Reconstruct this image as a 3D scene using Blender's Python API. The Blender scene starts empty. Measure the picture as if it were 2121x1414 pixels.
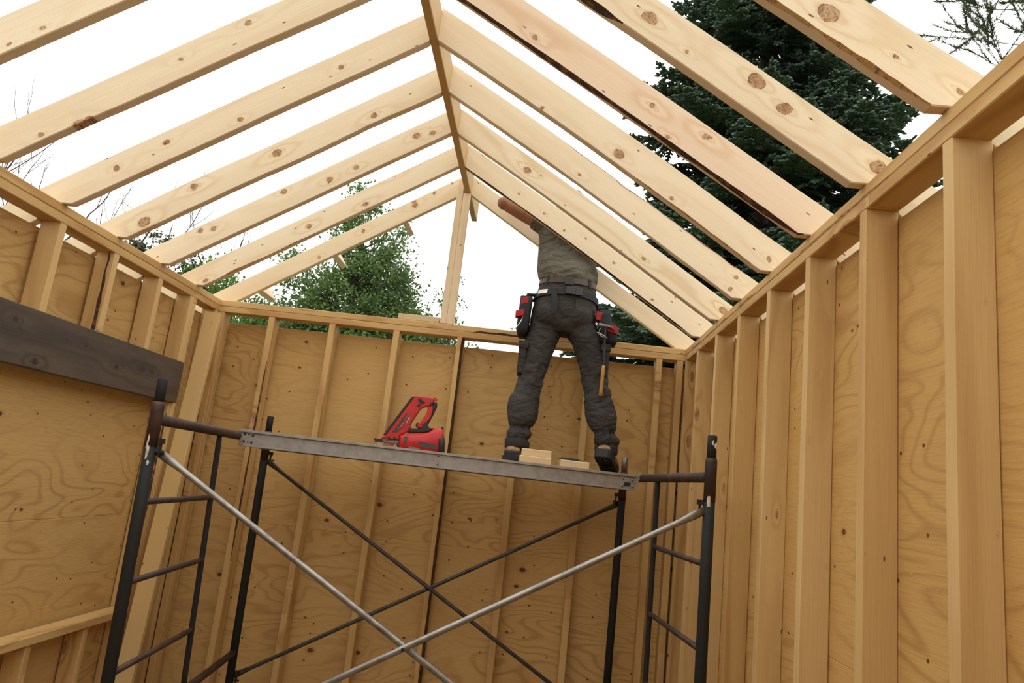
import bpy, bmesh, math, random
from mathutils import Vector, Matrix, noise
C = bpy.context.scene.collection
Z0 = 2.44          # height of the top of the wall plates
W = 2.9093         # inner width of the shed
rnd = random.Random(7)

# ------------------------------------------------------------------ helpers
def link(name, verts, faces, mats, parent=None, mi=None, smooth=False, mw=None):
    me = bpy.data.meshes.new(name)
    me.from_pydata([tuple(v) for v in verts], [], faces)
    for m in (mats if isinstance(mats, (list, tuple)) else [mats]):
        me.materials.append(m)
    if mi: me.polygons.foreach_set('material_index', mi)
    if smooth: me.polygons.foreach_set('use_smooth', [True]*len(me.polygons))
    me.update()
    o = bpy.data.objects.new(name, me)
    C.objects.link(o)
    if mw is not None: o.matrix_world = mw
    if parent is not None:
        o.parent = parent
    return o
def tag(o, label=None, cat=None, group=None, kind=None):
    if label: o['label'] = label
    if cat: o['category'] = cat
    if group: o['group'] = group
    if kind: o['kind'] = kind
    return o
def empty(name, loc=(0,0,0)):
    o = bpy.data.objects.new(name, None); C.objects.link(o); o.location = loc
    o.empty_display_size = .1
    return o
def child_mw(parent_loc):
    return Matrix.Translation(-Vector(parent_loc))
class MB:
    """collects shapes in world space; build() links them as one mesh"""
    def __init__(s): s.v=[]; s.f=[]; s.m=[]
    def add(s, v, f, m=0):
        n=len(s.v); s.v+= [Vector(p) for p in v]; s.f+=[[i+n for i in q] for q in f]; s.m+=[m]*len(f)
    def box(s, a, b, m=0):
        x0,y0,z0=a; x1,y1,z1=b
        s.add([(x0,y0,z0),(x1,y0,z0),(x1,y1,z0),(x0,y1,z0),(x0,y0,z1),(x1,y0,z1),(x1,y1,z1),(x0,y1,z1)],
              [(0,3,2,1),(4,5,6,7),(0,1,5,4),(1,2,6,5),(2,3,7,6),(3,0,4,7)], m)
    def tube(s, pts, rad, n=12, m=0, cap=True, sq=None):
        pts=[Vector(p) for p in pts]
        rad = rad if isinstance(rad,(list,tuple)) else [rad]*len(pts)
        rings=[]; up=None
        for i,p in enumerate(pts):
            d=(pts[min(i+1,len(pts)-1)]-pts[max(i-1,0)]).normalized()
            if up is None:
                up = Vector((0,0,1)) if abs(d.z)<.9 else Vector((1,0,0))
            a=d.cross(up).normalized(); b=a.cross(d).normalized(); up=b
            r=rad[i]; ra,rb = (r if isinstance(r,tuple) else (r,r))
            rings.append([p+a*ra*math.cos(2*math.pi*k/n)+b*rb*math.sin(2*math.pi*k/n) for k in range(n)])
        s.loft(rings, m, cap)
    def loft(s, rings, m=0, cap=True):
        n=len(rings[0]); v=[p for r in rings for p in r]; f=[]
        for i in range(len(rings)-1):
            for k in range(n):
                k2=(k+1)%n
                f.append((i*n+k,i*n+k2,(i+1)*n+k2,(i+1)*n+k))
        if cap:
            f.append(tuple(range(n-1,-1,-1))); f.append(tuple((len(rings)-1)*n+k for k in range(n)))
        s.add(v,f,m)
    def build(s, name, mats, parent=None, smooth=False, origin=None, bevel=0, remesh=0, subsurf=0):
        off = Vector(origin) if origin is not None else (Vector(parent.location) if parent is not None else None)
        if parent is not None and parent.type=='MESH' and origin is None: off=Vector(parent.get('_o',(0,0,0)))
        if off is None:
            off=sum(s.v,Vector())/max(1,len(s.v)); off.z=min(v.z for v in s.v)
        o=link(name,[v-off for v in s.v],s.f,mats,parent,s.m,smooth)
        if parent is None: o.location=off
        o['_o']=tuple(off)
        if remesh:
            r=o.modifiers.new('r','REMESH'); r.mode='VOXEL'; r.voxel_size=remesh; r.use_smooth_shade=True
            sm=o.modifiers.new('s','SMOOTH'); sm.factor=.5; sm.iterations=2
        if bevel:
            b=o.modifiers.new('b','BEVEL'); b.width=bevel; b.segments=2; b.limit_method='ANGLE'; b.angle_limit=math.radians(40)
        if subsurf:
            b=o.modifiers.new('u','SUBSURF'); b.levels=subsurf; b.render_levels=subsurf
        return o

# ------------------------------------------------------------------ node helper
class N:
    def __init__(s,name):
        s.m=bpy.data.materials.new(name); s.m.use_nodes=True; s.t=s.m.node_tree
        s.b=s.t.nodes['Principled BSDF']
    def n(s,t,**k):
        o=s.t.nodes.new(t)
        for a,b in k.items(): setattr(o,a,b)
        return o
    def put(s,sock,v):
        if hasattr(v,'links') or isinstance(v,bpy.types.NodeSocket): s.t.links.new(v,sock)
        elif v is not None: sock.default_value=v
    def math(s,op,a,b=None,c=None,clamp=False):
        o=s.n('ShaderNodeMath',operation=op,use_clamp=clamp)
        s.put(o.inputs[0],a)
        if b is not None: s.put(o.inputs[1],b)
        if c is not None: s.put(o.inputs[2],c)
        return o.outputs[0]
    def vm(s,op,a,b=None,out=0):
        o=s.n('ShaderNodeVectorMath',operation=op); s.put(o.inputs[0],a)
        if b is not None: s.put(o.inputs[1],b)
        return o.outputs[out]
    def noise(s,v,scale,detail=2,rough=.5,dist=0):
        o=s.n('ShaderNodeTexNoise'); s.put(o.inputs['Vector'],v); o.inputs['Scale'].default_value=scale
        o.inputs['Detail'].default_value=detail; o.inputs['Roughness'].default_value=rough; o.inputs['Distortion'].default_value=dist
        return o.outputs['Fac']
    def ss(s,v,a,b):
        o=s.n('ShaderNodeMapRange',interpolation_type='SMOOTHSTEP'); s.put(o.inputs[0],v)
        s.put(o.inputs[1],a); s.put(o.inputs[2],b); o.inputs[3].default_value=0; o.inputs[4].default_value=1
        return o.outputs[0]
    def mix(s,f,a,b):
        o=s.n('ShaderNodeMix',data_type='RGBA'); s.put(o.inputs[0],f)
        s.put(o.inputs[6],(*a,1) if isinstance(a,tuple) else a); s.put(o.inputs[7],(*b,1) if isinstance(b,tuple) else b)
        return o.outputs[2]
    def bump(s,h,str=.3,dist=.002):
        o=s.n('ShaderNodeBump'); o.inputs['Strength'].default_value=str; o.inputs['Distance'].default_value=dist
        s.put(o.inputs['Height'],h); s.t.links.new(o.outputs[0],s.b.inputs['Normal'])
    def col(s,v): s.put(s.b.inputs['Base Color'],(*v,1) if isinstance(v,tuple) else v)
    def sc(s,v,k): return s.vm('MULTIPLY',v,k)
    def voro(s,v,scale=1,out='Distance'):
        sp=s.n('ShaderNodeSeparateXYZ'); s.put(sp.inputs[0],v); cb=s.n('ShaderNodeCombineXYZ'); s.put(cb.inputs[0],sp.outputs[0]); s.put(cb.inputs[1],sp.outputs[2]); v=cb.outputs[0]
        o=s.n('ShaderNodeTexVoronoi',voronoi_dimensions='2D'); s.put(o.inputs['Vector'],v); o.inputs['Scale'].default_value=scale
        return o
def objco(g, spread=True):
    tc=g.n('ShaderNodeTexCoord').outputs['Object']
    if not spread: return tc, tc
    r=g.n('ShaderNodeObjectInfo').outputs['Random']
    cx=g.n('ShaderNodeCombineXYZ')
    for i,k in enumerate((37.,11.,23.)): g.put(cx.inputs[i],g.math('MULTIPLY',r,k))
    return tc, g.vm('ADD',tc,cx.outputs[0])
def wood(name, base=(.78,.655,.46), grain=(.60,.40,.20), knots=None, rnd_knots=1., ring=.45, stain=None, rough=.6, freq=62., tone=.22, kcol=None):  # default base: roof spruce with its brighter daylight put into the colour
    g=N(name); tc,p=objco(g)
    nz=g.n('ShaderNodeTexNoise'); g.put(nz.inputs['Vector'],p); nz.inputs['Scale'].default_value=26; nz.inputs['Detail'].default_value=3
    tcn=g.vm('ADD',tc,g.vm('MULTIPLY',g.vm('SUBTRACT',nz.outputs['Color'],(.5,.5,.5)),(.030,0,.020)))
    kd=None; hd=None
    if knots:
        for (kx,kz,r) in knots:
            df=g.vm('SUBTRACT', g.sc(tcn,(1,0,1)), (kx,0,kz))
            dd=g.vm('LENGTH', g.sc(df, (1/(r*1.25),0,1/r)), out=1)
            h2=g.vm('LENGTH', g.sc(df, (1/(r*4.2),0,1/(r*1.35))), out=1)
            hd = h2 if hd is None else g.math('MINIMUM',hd,h2)
            kd = dd if kd is None else g.math('MINIMUM',kd,dd)
    if rnd_knots>0:
        v=g.voro(g.sc(p,(2.6,1.6,8.)))
        rr=g.math('MULTIPLY',g.math('SUBTRACT',0) if 0 else g.math('SUBTRACT',sepx(g,v.outputs['Color']),1-.30*rnd_knots),.3)
        rr=g.math('MAXIMUM',rr,.004)
        d2=g.math('DIVIDE',v.outputs['Distance'],rr)
        kd = d2 if kd is None else g.math('MINIMUM',kd,d2)
    if kd is None: kd=g.math('ADD',5.,0.)
    wob=g.noise(g.sc(kd_vec(g,p),(22,22,22)),1,2)
    kd=g.math('ADD',kd,g.math('MULTIPLY',g.math('SUBTRACT',wob,.5),.35))
    warp=g.math('DIVIDE',1.,g.math('ADD',1.,g.math('POWER',hd if hd is not None else g.math('MULTIPLY',kd,.5),1.7)))
    n1=g.noise(g.sc(p,(.55,3.,6.)),1,2,.45)
    yz=g.n('ShaderNodeSeparateXYZ'); g.put(yz.inputs[0],p)
    ph=g.math('ADD',g.math('MULTIPLY',yz.outputs[2],freq*.55),g.math('MULTIPLY',yz.outputs[1],freq*.3))
    ph=g.math('ADD',ph,g.math('MULTIPLY',n1,26.))
    ph=g.math('ADD',ph,g.math('MULTIPLY',warp,15.))
    s=g.math('POWER',g.math('ADD',g.math('MULTIPLY',g.math('SINE',ph),.5),.5),3.)
    fib=g.noise(g.sc(p,(5.,260.,260.)),1,2,.6)
    big=g.noise(g.sc(p,(.9,4.,9.)),1,3,.6)
    c=g.mix(g.math('MULTIPLY',s,g.math('MULTIPLY',g.math('ADD',g.math('ADD',big,.05),g.math('MULTIPLY',g.ss(kd,5.,1.2),.3)),ring)),base,grain)
    c=g.mix(g.math('MULTIPLY',g.ss(fib,.35,.8),.16),c,grain)
    c=g.mix(g.math('MULTIPLY',g.ss(big,.42,.75),tone),c,tuple(x*y for x,y in zip(base,(.80,.72,.60))))
    c=g.mix(g.math('MULTIPLY',g.ss(kd,1.9,.9),.35),c,grain)
    kn_=g.noise(g.sc(p,(30.,30.,30.)),1,3,.6)
    kc=g.mix(g.ss(kn_,.42,.62),(.50,.32,.165),(.34,.18,.075)); kc=g.mix(g.ss(g.math('ABSOLUTE',g.math('SUBTRACT',g.noise(g.sc(p,(60.,20.,60.)),1,2,.5,1.2),.5)),.022,.006),kc,(.10,.045,.02))
    kc=g.mix(g.math('MULTIPLY',g.ss(g.math('SINE',g.math('MULTIPLY',kd,13.)),.2,1.),.3),kc,(.30,.15,.06))
    if kcol: kc=g.mix(g.ss(kn_,.4,.6),kcol,tuple(.45*x for x in kcol))
    c=g.mix(g.ss(kd,1.06,.88),c,kc)
    c=g.mix(g.math('MULTIPLY',g.ss(g.math('ABSOLUTE',g.math('SUBTRACT',kd,.98)),.10,.02),g.ss(kn_,.35,.6)),c,(.17,.08,.035))
    # pin knots and nail heads
    v3=g.voro(g.sc(p,(5.,5.,16.)))
    c=g.mix(g.math('MULTIPLY',g.ss(v3.outputs['Distance'],.05,.025),g.ss(sepx(g,v3.outputs['Color']),.82,.84)),c,(.15,.065,.025))
    if stain:
        sn=g.noise(g.sc(p,(1.3,3.,7.)),1,4,.65)
        c=g.mix(g.ss(sn,.35,.7),c,stain)
    g.col(c); g.b.inputs['Roughness'].default_value=rough
    g.b.inputs['Specular IOR Level'].default_value=.25
    g.bump(g.math('SUBTRACT',fib,g.math('MULTIPLY',g.ss(kd,1.1,.8),.6)),.28,.0018)
    return g.m
def sepx(g,v):
    o=g.n('ShaderNodeSeparateXYZ'); g.put(o.inputs[0],v); return o.outputs[0]
def kd_vec(g,p): return p
def ply(name, ax, base=(.585,.385,.150), line=(.30,.145,.045), swirl=1.0, knot=.3, off=0):
    """rotary cut plywood; ax = horizontal axis of the sheet in world"""
    g=N(name); tc,_=objco(g,False)
    sx=g.n('ShaderNodeSeparateXYZ'); g.put(sx.inputs[0],tc)
    cx=g.n('ShaderNodeCombineXYZ'); g.put(cx.inputs[0],sx.outputs[ax]); g.put(cx.inputs[1],float(off)); g.put(cx.inputs[2],sx.outputs[2])
    p=cx.outputs[0]
    # every sheet gets its own figure
    row=g.math('FLOOR',g.math('DIVIDE',g.math('SUBTRACT',sx.outputs[2],-.09),1.22))
    pz=g.n('ShaderNodeCombineXYZ'); g.put(pz.inputs[1],g.math('MULTIPLY',row,7.3))
    p=g.vm('ADD',p,pz.outputs[0])
    kn=g.voro(g.sc(p,(3.4,1.,5.2)))
    kr=g.math('MAXIMUM',g.math('MULTIPLY',g.math('SUBTRACT',sepx(g,kn.outputs['Color']),1-knot),.19),.004)
    kd=g.math('DIVIDE',kn.outputs['Distance'],kr)
    warp=g.math('DIVIDE',1.,g.math('ADD',1.,g.math('POWER',kd,1.3)))
    a=g.noise(g.sc(p,(1.1,1.,3.2)),1,2,.45,.5)
    ph=g.math('ADD',g.math('ADD',g.math('MULTIPLY',a,105.*swirl),g.math('MULTIPLY',sx.outputs[2],26.)),g.math('MULTIPLY',warp,12.))
    s=g.math('POWER',g.math('ADD',g.math('MULTIPLY',g.math('SINE',ph),.5),.5),5.)
    amt=g.noise(g.sc(p,(.8,1.,1.1)),1,2,.5)
    fib=g.noise(g.sc(p,(9.,1.,190.)),1,3,.6)
    c=g.mix(g.math('MULTIPLY',s,g.math('MULTIPLY',g.ss(amt,.34,.62),.5)),base,line)
    c=g.mix(g.math('MULTIPLY',g.ss(fib,.42,.75),.24),c,line)
    tn=g.noise(g.sc(p,(1.6,1.,2.4)),1,3,.6)
    c=g.mix(g.math('MULTIPLY',g.ss(tn,.4,.75),.3),c,tuple(x*y for x,y in zip(base,(.86,.74,.6))))
    c=g.mix(g.math('MULTIPLY',g.ss(kd,2.4,.8),.3),c,line)
    c=g.mix(g.ss(kd,1.1,.7),c,(.14,.055,.02))
    v3=g.voro(g.sc(p,(8.,1.,9.)))
    c=g.mix(g.math('MULTIPLY',g.ss(v3.outputs['Distance'],.060,.030),g.ss(sepx(g,v3.outputs['Color']),.72,.74)),c,(.12,.05,.018))
    g.col(c); g.b.inputs['Roughness'].default_value=.62; g.b.inputs['Specular IOR Level'].default_value=.2
    g.bump(g.math('ADD',fib,g.math('MULTIPLY',a,1.5)),.25,.003)
    return g.m
def plain(name, col, rough=.6, metal=0, var=.15, scale=12, bump=.1, col2=None, thr=(.45,.65), bscale=60, spec=None, fold=0):
    g=N(name); tc,p=objco(g)
    n=g.noise(p,scale,4,.6)
    c2=col2 or tuple(x*(1-var) for x in col)
    c=g.mix(g.ss(n,*thr),col,c2)
    g.col(c); g.b.inputs['Roughness'].default_value=rough; g.b.inputs['Metallic'].default_value=metal
    if spec is not None: g.b.inputs['Specular IOR Level'].default_value=spec
    if fold:
        q=g.noise(g.sc(p,(1.,1.,1.9)),6.,2,.5,1.2); rid=g.math('SUBTRACT',1.,g.math('MULTIPLY',g.math('ABSOLUTE',g.math('SUBTRACT',q,.5)),7.),clamp=True)
        q2=g.noise(g.sc(p,(1.,1.,2.4)),15.,2,.5,.8); rid=g.math('ADD',g.math('POWER',rid,1.5),g.math('MULTIPLY',q2,.5))
        g.bump(g.math('ADD',rid,g.math('MULTIPLY',g.noise(p,bscale,2,.6),.03)),fold,.02)
    elif bump: g.bump(g.noise(p,bscale,4,.6),bump,.003)
    return g.m

WOOD=wood('spruce_lumber',base=(.65,.455,.205),grain=(.42,.22,.07),ring=.6)  # stud spruce: warm indoor bounce put into the golden base
PALE=wood('daylit_spruce_lumber')  # same spruce as the studs, paler base imitates stronger daylight
WOODB=wood('spruce_lumber_warm',base=(.61,.41,.17),grain=(.37,.175,.05),ring=.9)
WOODR=wood('red_grain_lumber',base=(.70,.46,.26),grain=(.47,.22,.10),ring=.6,freq=40)
HEADER=wood('weathered_header',base=(.115,.088,.066),grain=(.045,.032,.024),stain=(.060,.050,.043),ring=.9,knots=[(3.192,.128,.020),(3.285,.126,.016),(2.593,.146,.009),(2.723,.149,.008),(2.98,.102,.012),(2.287,.168,.011),(2.318,.131,.010),(2.44,.03,.016)],rnd_knots=0,tone=.6,kcol=(.05,.034,.025))
BARK=plain('dark_bark',(.055,.026,.013),.85,var=.5,scale=30,bump=.6,col2=(.22,.10,.035),thr=(.48,.68),bscale=90)
BARKL=plain('flaky_inner_bark',(.34,.19,.09),.8,scale=60,bump=.6,col2=(.07,.03,.014),thr=(.48,.6),bscale=120)
TORN=plain('torn_fibre',(.46,.27,.10),.8,scale=70,bump=.8,col2=(.20,.10,.035),thr=(.5,.68),bscale=140)
PLYB=ply('plywood_back',0,knot=.38); PLYL=ply('plywood_left',1,off=5,knot=.36); PLYR=ply('plywood_right',1,base=(.575,.36,.125),off=11,swirl=.9,knot=.3)

# ------------------------------------------------------------------ boards
def frame(o,x,z):
    x=Vector(x).normalized(); z=Vector(z); z=(z-x*z.dot(x)).normalized(); y=z.cross(x)
    return Matrix(((x.x,y.x,z.x,o[0]),(x.y,y.y,z.y,o[1]),(x.z,y.z,z.z,o[2]),(0,0,0,1)))
B0=.003
def board(name, o, x, z, L, T, H, mats=WOOD, wane=None, parent=None, seg=None, warp=.0015, seed=0, b=B0):
    """rectangular board: x along its grain, local y thickness T, local z height H.
    wane: {corner:(amount_y,amount_z,noise,start,end)} corners 0(y0,z0) 1(yT,z0) 2(yT,zH) 3(y0,zH)"""
    mw=frame(o,x,z); seg=seg or max(2,int(L/.12)); vs=[]; fs=[]; mi=[]
    wane=wane or {}
    if wane: seg=max(seg,int(L/.02))
    r=random.Random(seed*7+int(L*1000))
    o1,o2=r.random()*50,r.random()*50
    for i in range(seg+1):
        s=L*i/seg
        wy=warp*noise.noise(Vector((s*1.3,o1,0))); wz=warp*noise.noise(Vector((s*1.3,o2,3)))
        vs+=ring8(s,wy,T+wy,wz,H+wz,wane,o1,b)
    oct_faces(vs,fs,mi,seg,wane,L)
    me=link(name,vs,fs,mats,parent,mi,mw=mw)
    return me
def wamt(w,s,o1,i):
    a,bz,nz,s0,s1=w[:5]
    if not (s0<=s<=s1): return (B0,B0)
    e=min(1,(s-s0)/.06+.05,(s1-s)/.06+.05)
    n=noise.noise(Vector((s*w[5] if len(w)>5 else s*6,o1+i*9,1)))+.5*noise.noise(Vector((s*31,o1+i*9,5)))
    k=max(0,1+n*nz)*e
    return (max(B0,a*k),max(B0,bz*k))
def ring8(s,y0,y1,z0,z1,wane,o1,b=B0,skew=0):
    c=[]
    for i in range(4):
        w=wane.get(i); c.append(wamt(w,s,o1,i) if w else (b,b))
    P=[(y0,z0+c[0][1]),(y0+c[0][0],z0),(y1-c[1][0],z0),(y1,z0+c[1][1]),(y1,z1-c[2][1]),(y1-c[2][0],z1),(y0+c[3][0],z1),(y0,z1-c[3][1])]
    return [(s,a,b_) for a,b_ in P]
def oct_faces(vs,fs,mi,seg,wane,L,svals=None):
    for i in range(seg):
        s=L*(i+.5)/seg if svals is None else (svals[i]+svals[i+1])/2
        for k in range(8):
            k2=(k+1)%8
            fs.append((i*8+k,(i+1)*8+k,(i+1)*8+k2,i*8+k2))
            m=0
            if k%2==0:
                cn=k//2
                w=wane.get(cn)
                if w and w[3]<=s<=w[4]: m=1
            mi.append(m)
    fs.append(tuple(range(8))); mi.append(0)
    fs.append(tuple(seg*8+k for k in range(7,-1,-1))); mi.append(0)

SL=.638; TH=math.atan(SL); CT,ST=math.cos(TH),math.sin(TH)
def rafter(k, side, perp=.122, mats=WOOD, wane=None, tail=.36, wob=.002, label='', seed=0, bow=0.):
    """common rafter with birdsmouth over the plate; local x up the slope, y depth, z square to it"""
    sg=1 if side=='L' else -1
    ynear=.051-.4064*k
    lx = (lambda u: u) if side=='L' else (lambda u: W-u)
    if side=='L':
        ox=.012*(.4064*k); oz=.0106-.0016*k
    else: ox=0; oz=0
    org=(lx(.04)+(ox if side=='L' else 0), ynear if side=='L' else ynear+.038, Z0+oz)
    xd=(CT*sg,0,ST); zd=(-ST*sg,0,CT)
    mw=frame(org,xd,zd)
    # local y for the left slope points to +y world, for the right slope to -y world
    tv=perp/CT
    us=[-.089-tail]; 
    while us[-1]<-.098: us.append(min(us[-1]+.04,-.0905))
    us+= [-.0895,-.02,.02,.039]
    ue=W/2-.019-(ox if side=='L' else 0)
    n=int((ue-.04)/.018)
    us+=[.04+(ue-.04)*i/n for i in range(1,n+1)]
    wane=wane or {}
    r=random.Random(seed*31+k*3+(0 if side=='L' else 1)); o1=r.random()*90
    vs=[];sv=[]
    for u in us:
        line=SL*(u-.04)
        j=wob*(noise.noise(Vector((u*2.2,o1,0)))*1.6+.35*noise.noise(Vector((u*17,o1,4))))
        if u<-.09: zb=line
        else: zb=0.
        bw_=bow*math.sin(math.pi*max(0,min(1,(u-.04)/1.4)))
        if u>.04: zb=line+min(1,(u-.04)/.1)*j+bw_
        zt=line+bw_+tv+wob*1.3*noise.noise(Vector((u*2.0,o1+5,2)))
        # world column -> local
        def loc(zw,yy):
            dx=(u-.04); dz=zw
            return (dx*CT+dz*ST, yy, -dx*ST+dz*CT)
        s=(u-.04)*CT+line*ST
        for (_,a,bz) in ring8(s,0,.038,zb,zt,wane,o1):
            vs.append(loc(bz,a))
        sv.append(s)
    fs=[];mi=[]
    oct_faces(vs,fs,mi,len(us)-1,wane,1,sv)
    ob=link('roof_rafter',vs,fs,mats,None,mi,mw=mw)
    tag(ob,label,'rafter','rafters of the unfinished gable roof')
    return ob
K=wood
def kw(name,kn,**k): return wood(name,knots=kn,rnd_knots=.0 if not k.get('some') else .5,**{a:b for a,b in k.items() if a!='some'})
# corner ids on the left slope: 0 near/bottom 1 far/bottom 2 far/top 3 near/top ; right slope mirrored: 1 near/bottom 0 far/bottom 3 far/top 2 near/top
rafter(0,'L',.110,kw('rafter_wood_1',[(1.468,.09,.010),(1.606,.10,.007),(1.33,.095,.010),(1.32,.07,.014),(.95,.06,.011),(.62,.03,.010)],base=(.78,.64,.43)),wob=.001,label='gable end rafter on the left slope, standing on the back wall plate')
rafter(1,'L',.122,[kw('rafter_wood_2',[(1.05,.030,.014),(.695,.055,.014),(.02,.02,.012),(1.28,.115,.006)],ring=.65),TORN],{2:(.006,.008,1.4,.9,1.7,14),3:(.004,.006,1.5,.9,1.7,14),0:(.004,.005,1.2,.1,.7)},label='left-slope rafter next to the gable end one, with a flaky upper edge near the ridge')
rafter(2,'L',.125,kw('rafter_wood_3',[(.698,.10,.012),(.945,.054,.014),(1.104,.051,.012),(1.474,.071,.016),(1.554,.045,.014),(.216,.10,.012),(.283,.078,.013)]),label='left-slope rafter with a row of pale round knots, third from the back wall')
rafter(3,'L',.125,kw('rafter_wood_4',[(.381,.092,.017),(.104,.034,.022),(.8,.072,.016),(1.296,.04,.013)],ring=.6),wob=.008,label='left-slope rafter with a big ringed knot at its foot and a wavy lower edge')
rafter(4,'L',.127,kw('rafter_wood_5',[(.452,.075,.011),(.221,.064,.012),(.769,.032,.009),(1.25,.061,.010)],ring=.35),wob=.003,label='left-slope rafter just right of the one cut by the left picture edge')
rafter(5,'L',.127,kw('rafter_wood_6',[(.164,.02,.010),(1.003,.097,.012),(.725,.075,.008),(.3,.0,.018),(.34,.0,.012)],ring=.35),wob=.004,label='left-slope rafter whose foot meets the plate right at the left picture edge')
rafter(6,'L',.127,kw('rafter_wood_7',[(.463,.028,.008),(.353,.021,.006)],ring=.35),label='rafter crossing the upper left corner, nearest of the left slope')
rafter(0,'R',.110,wood('rafter_wood_8',base=(.78,.64,.43),rnd_knots=.5),wob=.001,label='gable end rafter on the right slope, behind the worker\'s raised arm')
rafter(1,'R',.127,bow=.014,mats=[kw('rafter_wood_9',[(1.30,.064,.006),(.817,.09,.006),(1.1,.06,.006),(.95,.05,.006),(.6,.07,.006),(.3,.03,.006)],ring=.3),BARK],wane={1:(.019,.004,.5,.05,1.7)},label='right-slope rafter with a thin dark bark strip underneath, crossing in front of the worker')
rafter(2,'R',.127,bow=.013,mats=kw('rafter_wood_10',[(1.228,.064,.016),(-.029,.078,.018),(.45,.05,.008)],ring=.85,freq=45),label='right-slope rafter with bold swirling grain and a knot at its foot')
rafter(3,'R',.131,bow=.014,mats=[kw('rafter_wood_11',[(.03,.03,.009),(.04,.09,.008),(.9,.05,.006)],ring=.4),BARKL],wane={2:(.012,.012,.8,-.05,.95,9),0:(.012,.004,1.0,.0,1.05,5)},label='right-slope rafter with crumbly bark along the lower half of its top edge')
rafter(4,'R',.135,bow=.018,mats=[kw('rafter_wood_12',[(.729,.055,.019),(1.106,.023,.008),(.449,.03,.008),(.0,.06,.009)],ring=.35),TORN],wane={0:(.004,.004,.5,-.1,.5),1:(.004,.004,1.,.05,.6,12)},label='clean pale right-slope rafter with one star-shaped knot in mid span')
rafter(5,'R',.133,bow=.008,mats=[kw('rafter_wood_13',[(1.159,.04,.008),(.664,.079,.009),(.445,.10,.010),(.55,.02,.007)],base=(.76,.60,.42),grain=(.60,.34,.18),ring=.75,freq=35),BARK],wane={1:(.023,.006,.45,-.02,1.75,7)},label='right-slope rafter with pinkish grain and a dark bark band along its whole underside')
rafter(6,'R',.130,bow=.014,mats=[kw('rafter_wood_14',[(.752,.075,.019),(.384,.098,.022),(.273,.074,.018),(-.036,.085,.019),(.6,.05,.005)],ring=.55),BARK],wane={1:(.026,.012,.4,.80,1.0,9)},label='right-slope rafter with four large knots and a bark patch by the top edge')
rafter(7,'R',.135,bow=.010,mats=[kw('rafter_wood_15',[(.308,.055,.021),(.127,.054,.006),(-.032,.067,.007),(.33,.11,.014)],ring=.6,base=(.77,.64,.44)),TORN],wane={1:(.010,.006,1.2,.0,.6,11)},label='thick rafter with a torn lower edge at the upper right corner of the picture')

# ridge board
rb=board('ridge_board',(W/2-.019,-2.9,Z0+.889),(0,1,0),(0,0,1),3.42,.038,.145,[wood('ridge_wood',base=(.58,.40,.20),rnd_knots=.6)],seed=3)
rb.matrix_world=frame((W/2+.019,-2.9,Z0+.889),(0,1,0),(0,0,1))
tag(rb,'long ridge board at the roof peak between the two rows of rafters','ridge board')
ks=board('ridge_post',(0,0,0),(0,0,1),(1,0,0),.955,.038,.040,[wood('ridge_post_wood',base=(.78,.64,.43),rnd_knots=.4)],seed=4)
ks.matrix_world=frame((1.388,.039,Z0+.010),(0,0,1),(1,0,0))
tag(ks,'upright post holding the end of the ridge board on the back wall plate','post')
k2=board('right_ply',(0,0,0),(0,0,1),(1,0,0),.868,.038,.046,ks.data.materials[0],seed=6)
k2.parent=ks; k2.matrix_local=Matrix.Translation((0,0,.0415))
# short block lying on the back plate
bl=board('plate_block',(1.125,.04,Z0+.008),(1,0,0),(0,0,1),.258,.089,.036,[wood('block_wood',base=(.64,.50,.30),rnd_knots=0)],seed=5)
bl.matrix_world=frame((1.125,0.0,Z0+.008),(1,0,.0),(0,0,1))
tag(bl,'short flat offcut lying on the back wall plate against the ridge post','wood block')
# lookout stubs outside the gable
for (x,lab) in ((1.075,'uppermost of the three lookout stubs behind the left gable rafter'),(.645,'middle of the three lookout stubs sticking out behind the left gable rafter'),(.196,'lowest of the three lookout stubs behind the left gable rafter')):
    o=board('lookout_block',(0,0,0),(0,1,0),(-ST,0,CT),.26,.038,.086,PALE,seed=int(x*10))
    o.matrix_world=frame((x,.0895,Z0+SL*(x-.04)+.027),(0,1,0),(-ST,0,CT))
    tag(o,lab,'lookout block','lookout stubs beyond the gable')

# ------------------------------------------------------------------ plates
def lw(y): return (.01206*(-y), .0106+.0039*y)
def bw(x): return (-.0188*(1-x/W), .0106*(1-x/W))
def plate(name,p,q,z,label,mats=WOODB,wane=None,seed=0,inner=1):
    p=Vector(p);q=Vector(q);d=q-p
    o=board(name,p+Vector((0,0,z)),d,(0,0,1),d.length,.089,.0375,mats,wane,seed=seed)
    return tag(o,label,'wall plate','doubled top plates on the walls')
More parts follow.
